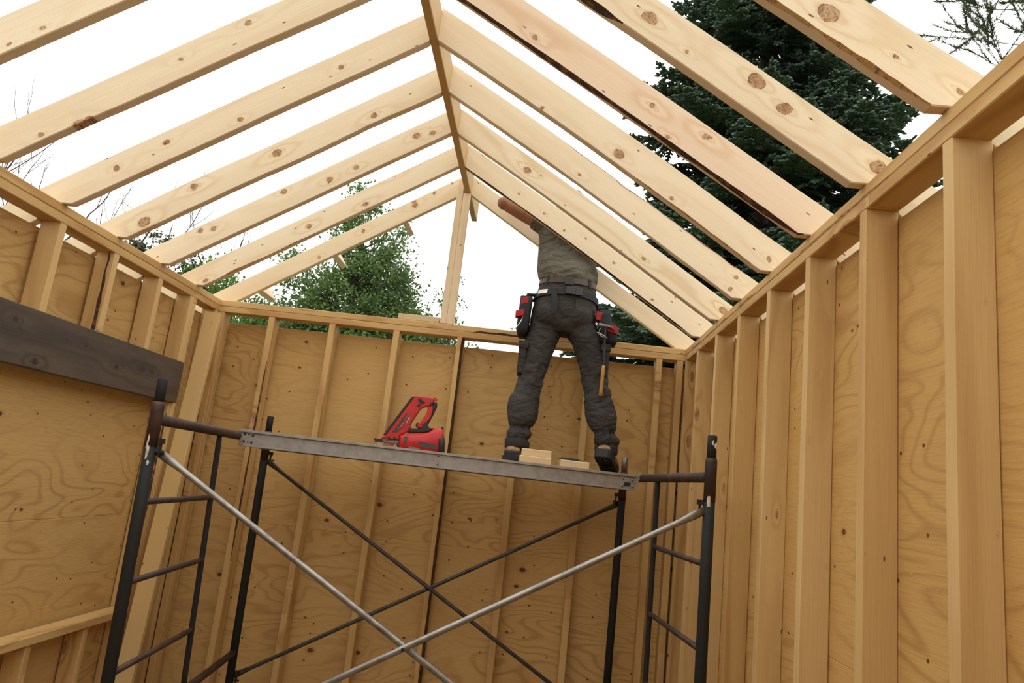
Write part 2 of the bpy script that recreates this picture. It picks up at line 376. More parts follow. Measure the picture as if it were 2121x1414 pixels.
# y axis of the board = z cross x ; run direction chosen so that it points outwards
xl,zl=lw(-4.7)
for lay,z in (('lower',-.076),('upper',-.038)):
    plate('top_plate',(xl,-4.7,Z0+zl),(0-.0,-.0188+.089 if lay=='upper' else -.019,Z0+.0106),z,'%s of the two plates along the top of the left wall'%lay,seed=11+len(lay))
    if lay=='lower':
        jy=-2.41
        plate('top_plate',(W,-.001,Z0),(W,jy+.001,Z0),z,'lower plate on the right wall, the length from the back corner to the butt joint',seed=21)
        plate('top_plate',(W,jy-.001,Z0),(W,-4.7,Z0),z,'lower plate on the right wall, the near length beyond the butt joint',seed=22)
        plate('top_plate',(-.089+.0,-.0188,Z0+.0106),(W+.089,0,Z0),z,'lower of the two plates along the top of the back wall',seed=23)
    else:
        plate('top_plate',(W,.089,Z0),(W,-4.7,Z0),z,'upper plate on the right wall, its lower edge gnawed and dark',mats=[WOODB,TORN],wane={0:(.003,.007,1.3,.1,2.6,7)},seed=24)
        plate('top_plate',(0,-.0188,Z0+.0106),(W,0,Z0),z,'upper plate on the back wall, with a brown rotten streak beside the worker',mats=[WOODB,BARK],wane={0:(.004,.014,.5,1.60,2.03,12)},seed=25)

# ------------------------------------------------------------------ studs
TOP=Z0-.0765
def stud(org,side,z0,z1,label,mats=WOOD,wane=None,seed=0,group='wall studs',name='wall_stud',ydir=None,T=.038,H=.089):
    """side B: broad faces across x; L/R: broad faces across y. org=(x,y) of the inner corner"""
    x,y=org
    if side=='B': mw=frame((x+T,y,z0),(0,0,1),(0,1,0))     # local y = z cross x = +y x +z = +x -> mirrored below
    if side=='B': mw=frame((x,y,z0),(0,0,1),(0,1,0))
    if side=='R': mw=frame((x,y+T,z0),(0,0,1),(1,0,0))
    if side=='L': mw=frame((x,y,z0),(0,0,1),(-1,0,0))
    o=board(name,(0,0,0),(1,0,0),(0,0,1),z1-z0,T,H,mats,wane,seed=seed)
    # local y: B -> +x? compute and fix
    yv=mw.to_3x3()@Vector((0,1,0))
    want={'B':Vector((1,0,0)),'R':Vector((0,1,0)),'L':Vector((0,1,0))}[side]
    if yv.dot(want)<0:
        mw=mw.copy(); mw.translation=Vector((x,y,z0))+want*T
    else: mw=mw.copy(); mw.translation=Vector((x,y,z0))
    o.matrix_world=mw
    return tag(o,label,'stud',group)
# back wall: near left edge x positions
BK=[(.0,'back wall stud in the left corner, partly behind the leaning board',WOODB,None),
    (.322,'second stud of the back wall from the left corner, with a dark split',[WOODB,BARK],'s'),
    (.708,'third stud of the back wall from the left corner, right above the left brace end',WOODB,None),
    (1.112,'fourth stud of the back wall from the left corner, passing behind the red nailer',WOODB,None),
    (1.513,'stud in the middle of the back wall with a black bark edge',[WOODB,BARK],'b'),
    (1.915,'back wall stud hidden by the worker\'s left leg and seen below the plank',WOODB,None),
    (2.315,'back wall stud standing between the worker\'s boots',WOODB,None),
    (2.735,'back wall stud just left of the right corner stud',WOODB,None),
    (2.862,'back wall stud in the right corner',WOODB,None)]
for i,(x,lab,m,w) in enumerate(BK):
    yo,zo=bw(x)
    wn=None
    if w=='b': wn={1:(.011,.05,.22,0,2.4,3)}
    if w=='s': wn={1:(.006,.008,1.3,.9,2.1,5)}
    o=stud((x,yo),'B',0,TOP+zo,lab,m,wn,seed=40+i,group='studs of the back wall')
    # keep the dark edge on the right hand corner only
BS=[]
RY=[(-2.799,'broad near stud of the right wall, nearest to the right picture edge'),(-2.39,'second stud of the right wall counting from the right picture edge'),(-1.982,'third stud of the right wall counting from the right picture edge'),(-1.579,'fourth stud of the right wall counting from the right picture edge'),(-1.169,'fifth stud of the right wall, right behind the front scaffold post top'),(-.765,'sixth stud of the right wall, seen past the left of the front scaffold post'),(-.350,'seventh stud of the right wall, next to the back corner'),(-.04,'stud of the right wall tucked into the back corner')]
for i,(y,lab) in enumerate(RY):
    stud((W,y),'R',0,TOP,lab,WOODB if i%3==1 else WOOD,None,seed=60+i,group='studs of the right wall')
def LX(y): return lw(y)[0]
HT=1.990; HB=1.757
for i,(y,lab,m) in enumerate(((-1.549,'short stud above the dark header, the one nearest the left picture edge',WOOD),(-1.158,'short stud above the dark header with a long black bark streak',[WOOD,BARK]),(-.748,'short stud above the dark header, second from its right end',WOOD),(-.391,'short stud above the right end of the dark header',WOOD))):
    o=stud((LX(y),y),'L',HT,TOP+lw(y)[1],lab,m,None,seed=80+i,group='short studs above the header',name='cripple_stud')
    if i==1:
        # bark streak: a missing corner filled with dark bark down the near face
        s=MB(); n=22
        z1=TOP+lw(y)[1]; pts=[]
        L_=[];R_=[]
        for k in range(n+1):
            t=k/n; z=HT+.001+(z1-HT-.002)*t
            wd=.0055+.009*max(0,1-t*1.3)+.014*abs(noise.noise(Vector((t*4,3,1))))*2*(1-t*.6)
            cxx=LX(y)-.022-.006*t+.004*noise.noise(Vector((t*6,8,1)))
            L_.append((cxx-wd,z)); R_.append((cxx+wd,z))
        rings=[[Vector((a[0],y+.004,a[1])),Vector((a[0]+.3*(b[0]-a[0]),y-.0015,a[1])),Vector((a[0]+.7*(b[0]-a[0]),y-.0015,a[1])),Vector((b[0],y+.004,a[1]))] for a,b in zip(L_,R_)]
        s.loft(rings)
        bo=s.build('bark_streak',BARK,None); bo.parent=o; bo.matrix_parent_inverse=o.matrix_world.inverted(); bo['label']='dark brown bark'
o=stud((LX(-.393),-.393),'L',0,HB-.001,'jack stud under the right end of the dark header, with black bark on its edge',[WOODB,BARK],{0:(.006,.012,1.2,.1,1.7,7)},seed=90,group='studs of the left wall')
stud((LX(-.353),-.353),'L',0,TOP+lw(-.35)[1],'full-height king stud beside the end of the dark header',WOOD,None,seed=91,group='studs of the left wall')
stud((LX(-.06),-.062),'L',0,TOP+lw(-.06)[1],'left wall stud in the back corner, behind the leaning board',WOODB,None,seed=92,group='studs of the left wall')
# header and rough sill
hd=board('window_header',(0,0,0),(0,1,0),(0,0,1),3.6,.038,HT-HB-.001,HEADER,seed=70)
hd.matrix_world=frame((LX(-2)+.002,-3.955,HB),(0.0,1,0),(0,0,1))
yv=hd.matrix_world.to_3x3()@Vector((0,1,0))
tag(hd,'dark weathered header plank over the boarded window opening in the left wall','header')
sl=board('window_sill_plate',(0,0,0),(0,1,0),(0,0,1),3.56,.089,.038,[WOODB,BARK],{1:(.003,.010,1.,1.9,3.2,5)},seed=71)
sl.matrix_world=frame((LX(-2)-.0,-3.955,.628),(0,1,0),(0,0,1))
tag(sl,'flat sill board under the boarded window opening, its front edge streaked dark','sill')
for i,(y,lab) in enumerate(((-1.14,'short stud below the window sill, at the bottom left corner of the picture'),(-.735,'short stud below the window sill, beside the front scaffold post'))):
    stud((LX(y),y),'L',0,.627,lab,WOODB,None,seed=95+i,group='short studs below the sill',name='cripple_stud')
# leaning loose board
a=Vector((.085,-.215,2.295)); 
lb=board('loose_board',(0,0,0),(1,0,0),(0,0,1),2.32,.038,.092,wood('loose_board_wood',base=(.62,.43,.18),rnd_knots=.4),seed=99)
bt=Vector((.10,-.50,.0))
def place_lean(o,top,bot,w):
    d=(top-bot)
    o.matrix_world=frame(bot,d,w)
place_lean(lb,Vector((.018,-.205,2.30)),Vector((.045,-.445,.012)),(1,.12,0))
tag(lb,'loose board leaning upright in the back left corner','board')

# ------------------------------------------------------------------ walls, floor, ground
def sheets(name,fixed,axis,a0,a1,cols,rows,th,mat,tops=None):
    """plywood sheets standing on a wall line; cols/rows = seam positions"""
    m=MB(); cs=sorted([a0]+cols+[a1]); rs=rows
    for i in range(len(cs)-1):
        for j in range(len(rs)-1):
            A=[fixed,0,rs[j]];Bx=[fixed+th,0,rs[j+1]]
            c0,c1=cs[i],cs[i+1]
            if axis=='y': m.box((min(fixed,fixed+th),c0,rs[j]),(max(fixed,fixed+th),c1,rs[j+1]))
            else: m.box((c0,min(fixed,fixed+th),rs[j]),(c1,max(fixed,fixed+th),rs[j+1]))
    o=m.build(name,mat,None,origin=(0,0,0),bevel=.0025)
    return tag(o,kind='structure')
sheets('wall_back',.0895,'x',-.101,W+.101,[1.535],[-.1,1.125,2.330],.012,PLYB)
sheets('wall_left',-.0895,'y',-4.9,.089,[-1.53,-3.4],[-.1,1.135,2.345],-.012,PLYL)
sheets('wall_right',W+.0895,'y',-4.9,.089,[-.8,-3.25],[-.1,1.12,2.343],.012,PLYR)
m=MB(); m.box((-.1,-4.92,-.1),(W+.1,-4.905,2.343)); tag(m.build('wall_front',ply('plywood_front',0,off=3),None,origin=(0,0,0)),kind='structure')
m=MB(); m.box((-.1,-4.95,-.06),(W+.1,.10,-.0)); tag(m.build('floor',plain('plywood_floor',(.24,.16,.085),.8,var=.25,scale=3),None,origin=(0,0,0)),kind='structure')
m=MB(); m.box((-60,-60,-.4),(60,60,-.12)); tag(m.build('ground',plain('grass_ground',(.08,.11,.035),.95,var=.4,scale=.8,bump=0),None,origin=(0,0,0)),kind='structure')


# ------------------------------------------------------------------ scaffold
GREEN=plain('dark_green_paint',(.020,.021,.019),.65,metal=.0,spec=.2,scale=9,col2=(.030,.021,.015),thr=(.5,.72),bump=.15)
RUST=plain('rusty_tube',(.040,.026,.021),.6,metal=.3,scale=14,col2=(.085,.042,.026),thr=(.42,.7),bump=.25)
DARKST=plain('dark_steel',(.03,.027,.024),.5,metal=.4,var=.4,scale=30)
GALV=plain('galvanised_tube',(.30,.29,.27),.42,metal=.85,scale=18,col2=(.18,.17,.155),thr=(.4,.7),bump=.1)
GALVD=plain('dull_galvanised_tube',(.085,.078,.068),.5,metal=.7,scale=18,var=.4,bump=.1)
ALU=plain('plank_aluminium',(.36,.34,.31),.5,metal=.7,scale=25,var=.25,thr=(.35,.75),bump=.1)
PAINT=plain('paint_spatter',(.62,.55,.45),.8,var=.3,scale=60)
DARKHOLE=plain('hole_dark',(.012,.011,.010),.8,bump=0)
def V(x,y,z): return Vector((x,y,z+Z0))
def frame_thing(label, near_top, near_bot, far_top, far_bot, inner_top, inner_bot, zr, rungs, sgn, nbr, fbr):
    base=Vector((near_bot.x,near_bot.y,0)); t=empty('scaffold_ladder',base); tag(t,label,'scaffold frame','scaffold end frames')
    def at(top,bot,z): 
        k=(z-bot.z)/(top.z-bot.z); return bot+(top-bot)*k
    for (top,bot,pm) in ((near_top,near_bot,GREEN),(far_top,far_bot,GREEN)):
        zs=top.z-.085
        m=MB(); m.tube([at(top,bot,.001),at(top,bot,1.2),at(top,bot,zs-.05)],.0212,16); m.build('post',GREEN,t,smooth=True)
        m=MB(); m.tube([at(top,bot,zs-.16),at(top,bot,zs-.012),at(top,bot,zs)],[.0222,.0222,.0205],16,0); m.build('collar',RUST,t,smooth=True)
        m=MB(); m.tube([at(top,bot,zs-.01),at(top,bot,top.z-.003),at(top,bot,top.z)],[.0178,.0178,.0155],16); o=m.build('coupling_pin',GREEN if top is not far_top or sgn<0 else GALV,t,smooth=True)
    rn=at(near_top,near_bot,zr+Z0); rf=at(far_top,far_bot,zr+Z0)
    d=(rf-rn).normalized()
    m=MB(); m.tube([rn+d*.02,rf-d*.02],.0200,16); m.build('top_rail',RUST,t,smooth=True)
    ln=at(near_top,near_bot,-1.955+Z0); lf=at(far_top,far_bot,-1.955+Z0)
    m=MB(); m.tube([ln+d*.02,lf-d*.02],.0175,16); m.build('bottom_rail',RUST,t,smooth=True)
    it=rn+d*((inner_top-rn).dot(d)); it.z=zr+Z0-.018; ib=ln+d*((inner_bot-ln).dot(d)); ib.z=-1.955+Z0+.014
    m=MB(); m.tube([it,it+(ib-it)*.03,it+(ib-it)*.08,ib-(ib-it)*.05,ib],[(.006,.012),(.008,.013),.0122,.0122,(.006,.013)],12); m.build('inner_tube',GREEN,t,smooth=True)
    for z in rungs:
        a=at(near_top,near_bot,z+Z0); k=(z+Z0-ib.z)/(it.z-ib.z); b=ib+(it-ib)*k
        m=MB(); e=(b-a).normalized(); m.tube([a+e*.018,b-e*.008],.0112,12); m.build('rung',RUST,t,smooth=True)
    for (P,Q,zz) in ((near_top,near_bot,nbr),(far_top,far_bot,fbr)):
        for z in zz:
            a=at(P,Q,z+Z0); m=MB(); s=-sgn
            m.tube([a+Vector((s*.018,0,0)),a+Vector((s*.05,0,0))],.006,8)
            m.box((min(a.x+s*.024,a.x+s*.044),a.y-.008,a.z+.03),(max(a.x+s*.024,a.x+s*.044),a.y+.008,a.z+.048))
            m.box((min(a.x+s*.030,a.x+s*.038),a.y-.005,a.z-.012),(max(a.x+s*.030,a.x+s*.038),a.y+.005,a.z+.035))
            m.build('brace_lock',GREEN,t)
    return t,rn,rf,d
FL=frame_thing('left scaffold frame, standing in front of the boarded window wall',V(.695,-1.753,-.689),Vector((.741,-1.748,0)),V(.548,-.284,-.695),Vector((.586,-.281,0)),V(.638,-1.062,0),V(.632,-1.0,0),-.836,(-1.128,-1.400,-1.697),-1,(-.95,-2.06),(-.94,-2.09))
FR=frame_thing('right scaffold frame, standing beside the right wall studs',V(2.725,-1.554,-.661),Vector((2.730,-1.554,0)),V(2.584,-.083,-.695),Vector((2.578,-.083,0)),V(2.651,-.824,0),V(2.652,-.838,0),-.816,(-1.131,-1.426,-1.72),1,(-.95,-2.11),(-.95,-2.12))
# patches of pale spatter on the front posts
for (fr,pts) in ((FL[0],((.700,-1.775,-.915,.007,.022),(.703,-1.7755,-.955,.005,.02),(.712,-1.775,-.99,.004,.008))),(FR[0],((2.724,-1.5765,-.69,.004,.008),(2.735,-1.575,-.70,.004,.010),(2.721,-1.577,-.905,.007,.018)))):
    for (x,y,z,a,b) in pts:
        m=MB(); n=14; r=random.Random(int(z*1000))
        ring=[Vector((x+a*math.cos(q)*(1+.5*r.random()),y+.004*abs(math.cos(q)),z+Z0+b*math.sin(q)*(1+.5*r.random()))) for q in [2*math.pi*k/n for k in range(n)]]
        c=Vector((x,y-.0008,z+Z0)); m.add(ring+[c],[(k,(k+1)%n,n) for k in range(n)])
        m.build('paint_spatter',PAINT,fr)
def brace(label, A, B, Cx, mat, r, off):
    """two crossing bars bolted at Cx"""
    base=Vector(((A[0].x+B[0].x)/2,A[0].y,min(A[1].z,B[1].z))); t=empty('cross_brace',base); tag(t,label,'cross brace','crossed scaffold braces')
    for (p,q),o in ((A,Vector((0,off,0))),(B,Vector((0,-off,0)))):
        d=(q-p); L=d.length; d.normalize(); m=MB()
        m.tube([p+o*.6-d*.012,p+o*.6+d*.03,p+o+d*.10,q+o-d*.10,q+o*.6-d*.03,q+o*.6+d*.012],[(.004,.013),(.004,.0155),r,r,(.004,.0155),(.004,.013)],12)
        m.build('brace_bar',mat,t,smooth=True)
    m=MB(); m.tube([Cx+Vector((0,-off-r-.004,0)),Cx+Vector((0,off+r+.004,0))],.0065,10); m.build('bolt',DARKST,t)
A0,A1=V(.732,-1.749,-.952),V(2.700,-1.556,-2.12)
B0_,B1_=V(2.700,-1.556,-.944),V(.738,-1.749,-2.05)
brace('bright galvanised crossed brace on the near side of the scaffold',(A0,A1),(B0_,B1_),V(1.685,-1.656,-1.518),GALV,.0112,.0118)
brace('dull dark crossed brace on the far side of the scaffold, close to the back wall',(V(.575,-.284,-.942),V(2.56,-.085,-2.12)),(V(2.565,-.083,-.962),V(.585,-.284,-2.075)),V(1.547,-.185,-1.535),GALVD,.0105,-.0115)
# plank
pa=V(.619,-.826,-.844); pb=V(2.592,-.573,-.844); pd=(pb-pa).normalized(); pn=Vector((-pd.y,pd.x,0)); PL=(pb-pa).length; PW=.44
pt=empty('scaffold_plank',pa); tag(pt,'aluminium walk plank spanning the scaffold under the worker and the red nailer','scaffold plank')
def P_(s,w,z): return pa+pd*s+pn*w+Vector((0,0,z))
def pbox(m,s0,s1,w0,w1,z0,z1):
    m.add([P_(s0,w0,z0),P_(s1,w0,z0),P_(s1,w1,z0),P_(s0,w1,z0),P_(s0,w0,z1),P_(s1,w0,z1),P_(s1,w1,z1),P_(s0,w1,z1)],[(0,3,2,1),(4,5,6,7),(0,1,5,4),(1,2,6,5),(2,3,7,6),(3,0,4,7)])
for (w,sg) in ((0,1),(PW,-1)):
    m=MB(); e=.006*sg
    pbox(m,0,PL,min(w+.012*sg,w+.015*sg),max(w+.012*sg,w+.015*sg),-.036,.037)
    pbox(m,0,PL,min(w,w+.03*sg),max(w,w+.03*sg),.036,.040)
    pbox(m,0,PL,min(w,w+.03*sg),max(w,w+.03*sg),-.040,-.036)
    pbox(m,0,PL,min(w,w+.003*sg),max(w,w+.003*sg),.028,.038)
    pbox(m,0,PL,min(w,w+.003*sg),max(w,w+.003*sg),-.038,-.032)
    m.build('side_rail',ALU,pt,bevel=.0008)
m=MB(); pbox(m,.01,PL-.01,.03,PW-.03,.028,.0398); m.build('deck',plain('plank_deck',(.30,.22,.14),.75,scale=6,var=.3),pt)
for s in [.3+.5*i for i in range(4)]:
    m=MB(); pbox(m,s,s+.03,.016,PW-.016,-.02,.0275); m.build('cross_member',ALU,pt)
# rivets, holes, end plates, hooks
def rivet(s,z,r,mat,name='rivet'):
    m=MB(); m.tube([P_(s,.0125,z),P_(s,.0075,z),P_(s,.0055,z)],[r,r*.95,r*.5],10); m.build(name,mat,pt,smooth=False)
for s,z in ((.022,.018),(.062,.016),(.022,-.016),(.06,-.018)): rivet(s,z,.0055,DARKST)
for s,z in ((.042,.02),(.042,-.018)): rivet(s,z,.0035,DARKHOLE,'bolt_hole')
for z in (.019,-.022): rivet(.975,z,.0032,DARKHOLE,'bolt_hole')
m=MB(); pbox(m,PL-.082,PL-.004,.0085,.0118,-.03,.022); m.build('end_plate',ALU,pt)
m=MB(); pbox(m,PL-.062,PL-.03,.0070,.0084,-.022,-.002); m.build('slot',DARKHOLE,pt)
for s,z in ((PL-.072,.012),(PL-.02,.012),(PL-.072,-.02),(PL-.02,-.02)): rivet(s,z,.0075,GALV,'bolt_head')
for s_,fr in ((0,FL),(PL,FR)):
    for w in (.035,PW-.035):
        q=P_(s_,w,0); rn,rf,d=fr[1],fr[2],fr[3]
        k=(q-rn).dot(d); c=rn+d*k; out=-pd if s_==0 else pd
        m=MB(); rings=[]
        for a in range(-30,190,20):
            an=math.radians(a); u=Vector((0,0,1))*math.sin(an)-out*math.cos(an)
            rings.append([c+u*.0212-d*.017,c+u*.0262-d*.017,c+u*.0262+d*.017,c+u*.0212+d*.017])
        m.loft(rings)
        e=c-out*.0262; 
        m.add([e-d*.017+Vector((0,0,-.02)),e+d*.017+Vector((0,0,-.02)),P_(s_,w,-.02)+d*.017,P_(s_,w,-.02)-d*.017,e-d*.017+Vector((0,0,.02)),e+d*.017+Vector((0,0,.02)),P_(s_,w,.02)+d*.017,P_(s_,w,.02)-d*.017],[(0,1,2,3),(7,6,5,4),(0,4,5,1),(1,5,6,2),(2,6,7,3),(3,7,4,0)])
        m.build('end_hook',ALU,pt,smooth=False)
DECK=pa.z+.040

# ------------------------------------------------------------------ wood offcuts on the plank
OFFC=wood('offcut_wood',base=(.66,.50,.29),ring=.35,rnd_knots=.4)
def offcut(x,y,z,L,D,H,ang,lab,mat=OFFC):
    o=board('wood_offcut',(0,0,0),(1,0,0),(0,0,1),L,D,H,mat,seed=int(x*100))
    c,s=math.cos(ang),math.sin(ang); o.matrix_world=frame((x,y,z),(c,s,0),(0,0,1)); return tag(o,lab,'wood block','offcuts on the scaffold plank')
offcut(1.988,-.575,DECK+.0005,.162,.089,.036,.11,'lower wooden offcut of the two stacked beside the left boot')
offcut(1.992,-.55,DECK+.037,.155,.12,.036,.04,'upper wooden offcut, tilted a little, stacked beside the left boot')
offcut(2.198,-.56,DECK+.0005,.150,.089,.036,.11,'single flat wooden offcut lying by the right boot under a black tool')
m=MB(); z=DECK+.0375
m.loft([[Vector((2.185+.135*t-.0,-.545+.02*t+w*.5,z+h)) for (w,h) in ((-a,0),(a,0),(a*.8,b),(-a*.8,b))] for t,a,b in ((0,.012,.003),(.15,.022,.008),(.45,.024,.014),(.7,.026,.009),(1,.008,.004))])
m.box((2.20,-.53,z),(2.29,-.50,z+.012))
tag(m.build('pry_tool',plain('black_rubber',(.012,.012,.013),.6),None),'flat black tool lying across the offcut next to the right boot','tool')

# ------------------------------------------------------------------ nailer
RED=plain('red_plastic',(.52,.012,.010),.38,var=.25,scale=8,bump=.03)
BLK=plain('black_grip',(.014,.014,.016),.55,bump=.15,bscale=400)
STEEL=plain('nose_steel',(.20,.19,.17),.4,metal=.8)
GREYL=plain('grey_lettering',(.45,.43,.42),.6,bump=0)
MUD=plain('dark_label',(.05,.045,.042),.5,bump=0)
ORG=plain('orange_marking',(.55,.12,.02),.5,bump=0)
gx=Vector((math.cos(.098),math.sin(.098),0)); gn=Vector((-math.sin(.098),math.cos(.098),0))
g0=Vector((1.352,-.53,DECK+.006))
def gp(cx,cy,w):
    du=(cx-600)*.000290; dv=(1115-cy)*.000290; c,s=.9936,.113
    u=du*c-dv*s; v=du*s+dv*c
    return g0+gx*u+Vector((0,0,v))+gn*w
gun=empty('nail_gun',Vector((1.35,-.53,DECK))); tag(gun,'red and black cordless framing nailer standing on the scaffold plank','nail gun')
def gpoly(name,pts,th,mat,w0=0,bevel=.003,parent=None,taper=0):
    m=MB(); n=len(pts)
    v=[gp(x,y,w0-th/2) for x,y in pts]+[gp(x,y,w0+th/2) for x,y in pts]
    f=[tuple(range(n)),tuple(range(2*n-1,n-1,-1))]+[(i,i+n,(i+1)%n+n,(i+1)%n) for i in range(n)]
    m.add(v,f); o=m.build(name,mat,parent or gun,bevel=bevel)
    return o
gpoly('magazine',[(265,950),(350,870),(800,200),(840,182),(900,180),(1140,205),(1190,228),(1200,300),(1150,360),(1060,378),(1000,395),(950,440),(800,680),(785,720),(800,755),(740,835),(640,880),(600,905),(590,975),(420,968)],.040,RED,bevel=.005)
gpoly('magazine_rail',[(308,882),(350,903),(850,205),(835,192),(800,196)],.046,BLK)
gpoly('rear_handle',[(1090,372),(1190,320),(1200,420),(1160,600),(1085,690),(1020,700),(1010,765),(900,765),(920,680),(960,660),(1060,520),(1092,440)],.034,RED,bevel=.006)
gpoly('hand_grip',[(1185,300),(1245,280),(1268,310),(1262,380),(1190,540),(1108,690),(1112,735),(1140,762),(1215,768),(1120,835),(1000,850),(730,845),(790,770),(1000,768),(1012,680),(1080,640),(1150,560),(1185,440)],.038,BLK,bevel=.006)
gpoly('trigger',[(885,672),(915,665),(930,655),(936,700),(915,748),(884,748)],.016,BLK)
gpoly('belt_hook',[(1178,225),(1215,195),(1225,205),(1240,195),(1245,220),(1268,222),(1262,245),(1270,265),(1215,268),(1200,290)],.02,RED,bevel=.002)
gpoly('hook_screw',[(1130,335),(1170,290),(1195,295),(1180,345),(1145,362)],.050,BLK,bevel=.002)
# motor housing: rounded body
hs=[(600,905,1135),(640,885,1145),(760,858,1160),(1000,860,1190),(1120,835,1205),(1215,772,1215),(1340,766,1225),(1385,800,1228)]
m=MB(); rings=[]
for x,yt,yb in hs:
    ring=[]
    hw=.036 if x>620 else .030
    for k in range(16):
        a=2*math.pi*k/16; ca,sa=math.cos(a),math.sin(a)
        e=lambda q:math.copysign(abs(q)**.55,q)
        ring.append(gp(x,(yt+yb)/2-(yb-yt)/2*e(sa),hw*e(ca)))
    rings.append(ring)
m.loft(rings); m.build('motor_housing',RED,gun,smooth=True)
m=MB(); rings=[]
for x,yt,yb,hw in ((1305,905,1226,.037),(1310,898,1230,.040),(1395,905,1235,.040),(1412,960,1200,.034),(1416,1000,1160,.02)):
    rings.append([gp(x,(yt+yb)/2-(yb-yt)/2*math.copysign(abs(math.sin(2*math.pi*k/16))**.6,math.sin(2*math.pi*k/16)),hw*math.copysign(abs(math.cos(2*math.pi*k/16))**.6,math.cos(2*math.pi*k/16))) for k in range(16)])
m.loft(rings); m.build('end_cap',BLK,gun,smooth=True)
gpoly('end_cap_lug',[(1340,765),(1375,742),(1388,748),(1386,790),(1350,775)],.03,BLK)
gpoly('nose_piece',[(280,975),(420,968),(600,975),(600,1045),(520,1050),(400,1042),(280,1020)],.018,STEEL)
gpoly('nose_tip',[(140,948),(165,945),(160,955),(260,955),(285,960),(282,1022),(200,1012),(130,1005),(150,995),(165,985),(140,975)],.024,BLK,bevel=.001)
gpoly('depth_dial',[(420,1047),(488,1050),(484,1085),(428,1078)],.03,RED,bevel=.001)
gpoly('nose_collar',[(590,905),(625,905),(625,1135),(565,1110),(548,1050),(585,1040)],.05,BLK)
gpoly('side_label',[(462,846),(505,800),(715,492),(738,510),(728,560),(640,760),(560,838)],.002,MUD,w0=-.0212,bevel=0)
gpoly('orange_mark',[(570,775),(585,778),(700,600),(735,520),(725,570),(640,740)],.002,ORG,w0=-.0222,bevel=0)
for poly in ([(712,650),(745,625),(752,640),(720,680)],[(725,640),(730,632),(742,668),(735,672)],[(745,590),(765,570),(770,580),(752,610)],[(760,575),(775,560),(778,612),(765,618)],[(745,612),(780,590),(780,600),(748,622)]):
    gpoly('lettering',poly,.0016,GREYL,w0=-.0209,bevel=0)
for x,y in ((500,815),(540,812),(585,800),(625,782)): 
    gpoly('indicator_dot',[(x-9,y),(x,y-9),(x+9,y),(x,y+9)],.0012,RED,w0=-.0224,bevel=0)
gpoly('front_vent',[(680,920),(760,930),(738,1000),(715,1065),(672,1080),(690,1000)],.004,MUD,w0=-.0355,bevel=0)
for yy in (945,975): gpoly('vent_bar',[(690,yy),(750,yy+4),(748,yy+14),(690,yy+10)],.003,STEEL,w0=-.0385,bevel=0)
gpoly('side_vent',[(935,1005),(1272,1070),(1260,1150),(1000,1110)],.004,MUD,w0=-.0355,bevel=0)
gpoly('silver_label',[(760,1100),(960,1125),(990,1165),(850,1158),(790,1130)],.004,STEEL,w0=-.0345,bevel=0)
gpoly('latch_lever',[(920,235),(945,215),(1040,290),(1042,315),(980,325),(940,290)],.05,BLK,bevel=.002)
gpoly('latch_button',[(895,360),(925,325),(975,330),(950,390),(900,385)],.046,BLK,bevel=.002)
for x,y in ((412,943),(512,950)):
    m=MB(); m.tube([gp(x,y,-.024),gp(x,y,.024)],.0068,12); m.build('screw',BLK,gun)
gpoly('magazine_spring',[(866,158),(874,158),(874,184),(866,184)],.003,STEEL,bevel=0)

# ------------------------------------------------------------------ the worker
def clerp(tab,z):
    """tab rows (x,y,z,rx[,ry]) sorted by z, smooth interpolation"""
    for i in range(len(tab)-1):
        if z<=tab[i+1][2] or i==len(tab)-2:
            a,b=tab[i],tab[i+1]; t=(z-a[2])/(b[2]-a[2]); t=max(0,min(1,t))
            return [a[j]+(b[j]-a[j])*t for j in range(len(a))]
def limb(m, tab, ryf, wr, n=40, dz=.006, freq=(3,30), seed=0, dirx=1, cap=True):
    z0,z1=tab[0][2],tab[-1][2]; k=int((z1-z0)/dz); rings=[]
    for i in range(k+1):
        z=z0+(z1-z0)*i/k; r=clerp(tab,z); x,y,_,rx=r[:4]; ry=r[4] if len(r)>4 else rx*ryf
        A=wr(z); ring=[]
        for q in range(n):
            a=2*math.pi*q/n; ca,sa=math.cos(a),math.sin(a)
            p=Vector((ca*1.6,sa*1.6+seed,(z+ca*.05*dirx)*freq[1]))
            w=noise.noise(p); w=1-abs(w)*2.2
            w2=noise.noise(Vector((ca*2,sa*2+seed+9,(z-ca*.09*dirx)*freq[1]*.5)))
            d=A*1.5*(w*.6-.25+w2*.5)
            ring.append(Vector((x+(rx+d)*ca,y+(ry+d)*sa,z)))
        rings.append(ring)
    m.loft(rings,0,cap)
def blob(m,c,r,n=14,rot=None):
    rings=[]
    for i in range(1,n):
        t=math.pi*i/n
        rings.append([Vector((c[0]+r[0]*math.sin(t)*math.cos(2*math.pi*k/16),c[1]+r[1]*math.sin(t)*math.sin(2*math.pi*k/16),c[2]-r[2]*math.cos(t))) for k in range(16)])
    m.loft(rings)
LEG_L=[(1.962,-.43,1.724,.062),(1.96,-.426,1.742,.063),(1.95,-.422,1.76,.055),(1.959,-.419,1.774,.061),(1.963,-.415,1.794,.065),(1.962,-.411,1.814,.055),(1.962,-.408,1.827,.050),(1.971,-.405,1.844,.066),(1.972,-.399,1.872,.079),(1.972,-.391,1.912,.085),(1.971,-.383,1.952,.086),(1.973,-.376,1.986,.084),(1.978,-.37,2.014,.077),(1.987,-.365,2.042,.072),(1.993,-.358,2.078,.072),(1.996,-.352,2.106,.070),(2.001,-.347,2.134,.072),(2.007,-.339,2.178,.075),(2.012,-.332,2.214,.079),(2.018,-.323,2.258,.083),(2.025,-.315,2.302,.088),(2.035,-.308,2.339,.094),(2.045,-.3,2.40,.095),(2.06,-.29,2.50,.085)]
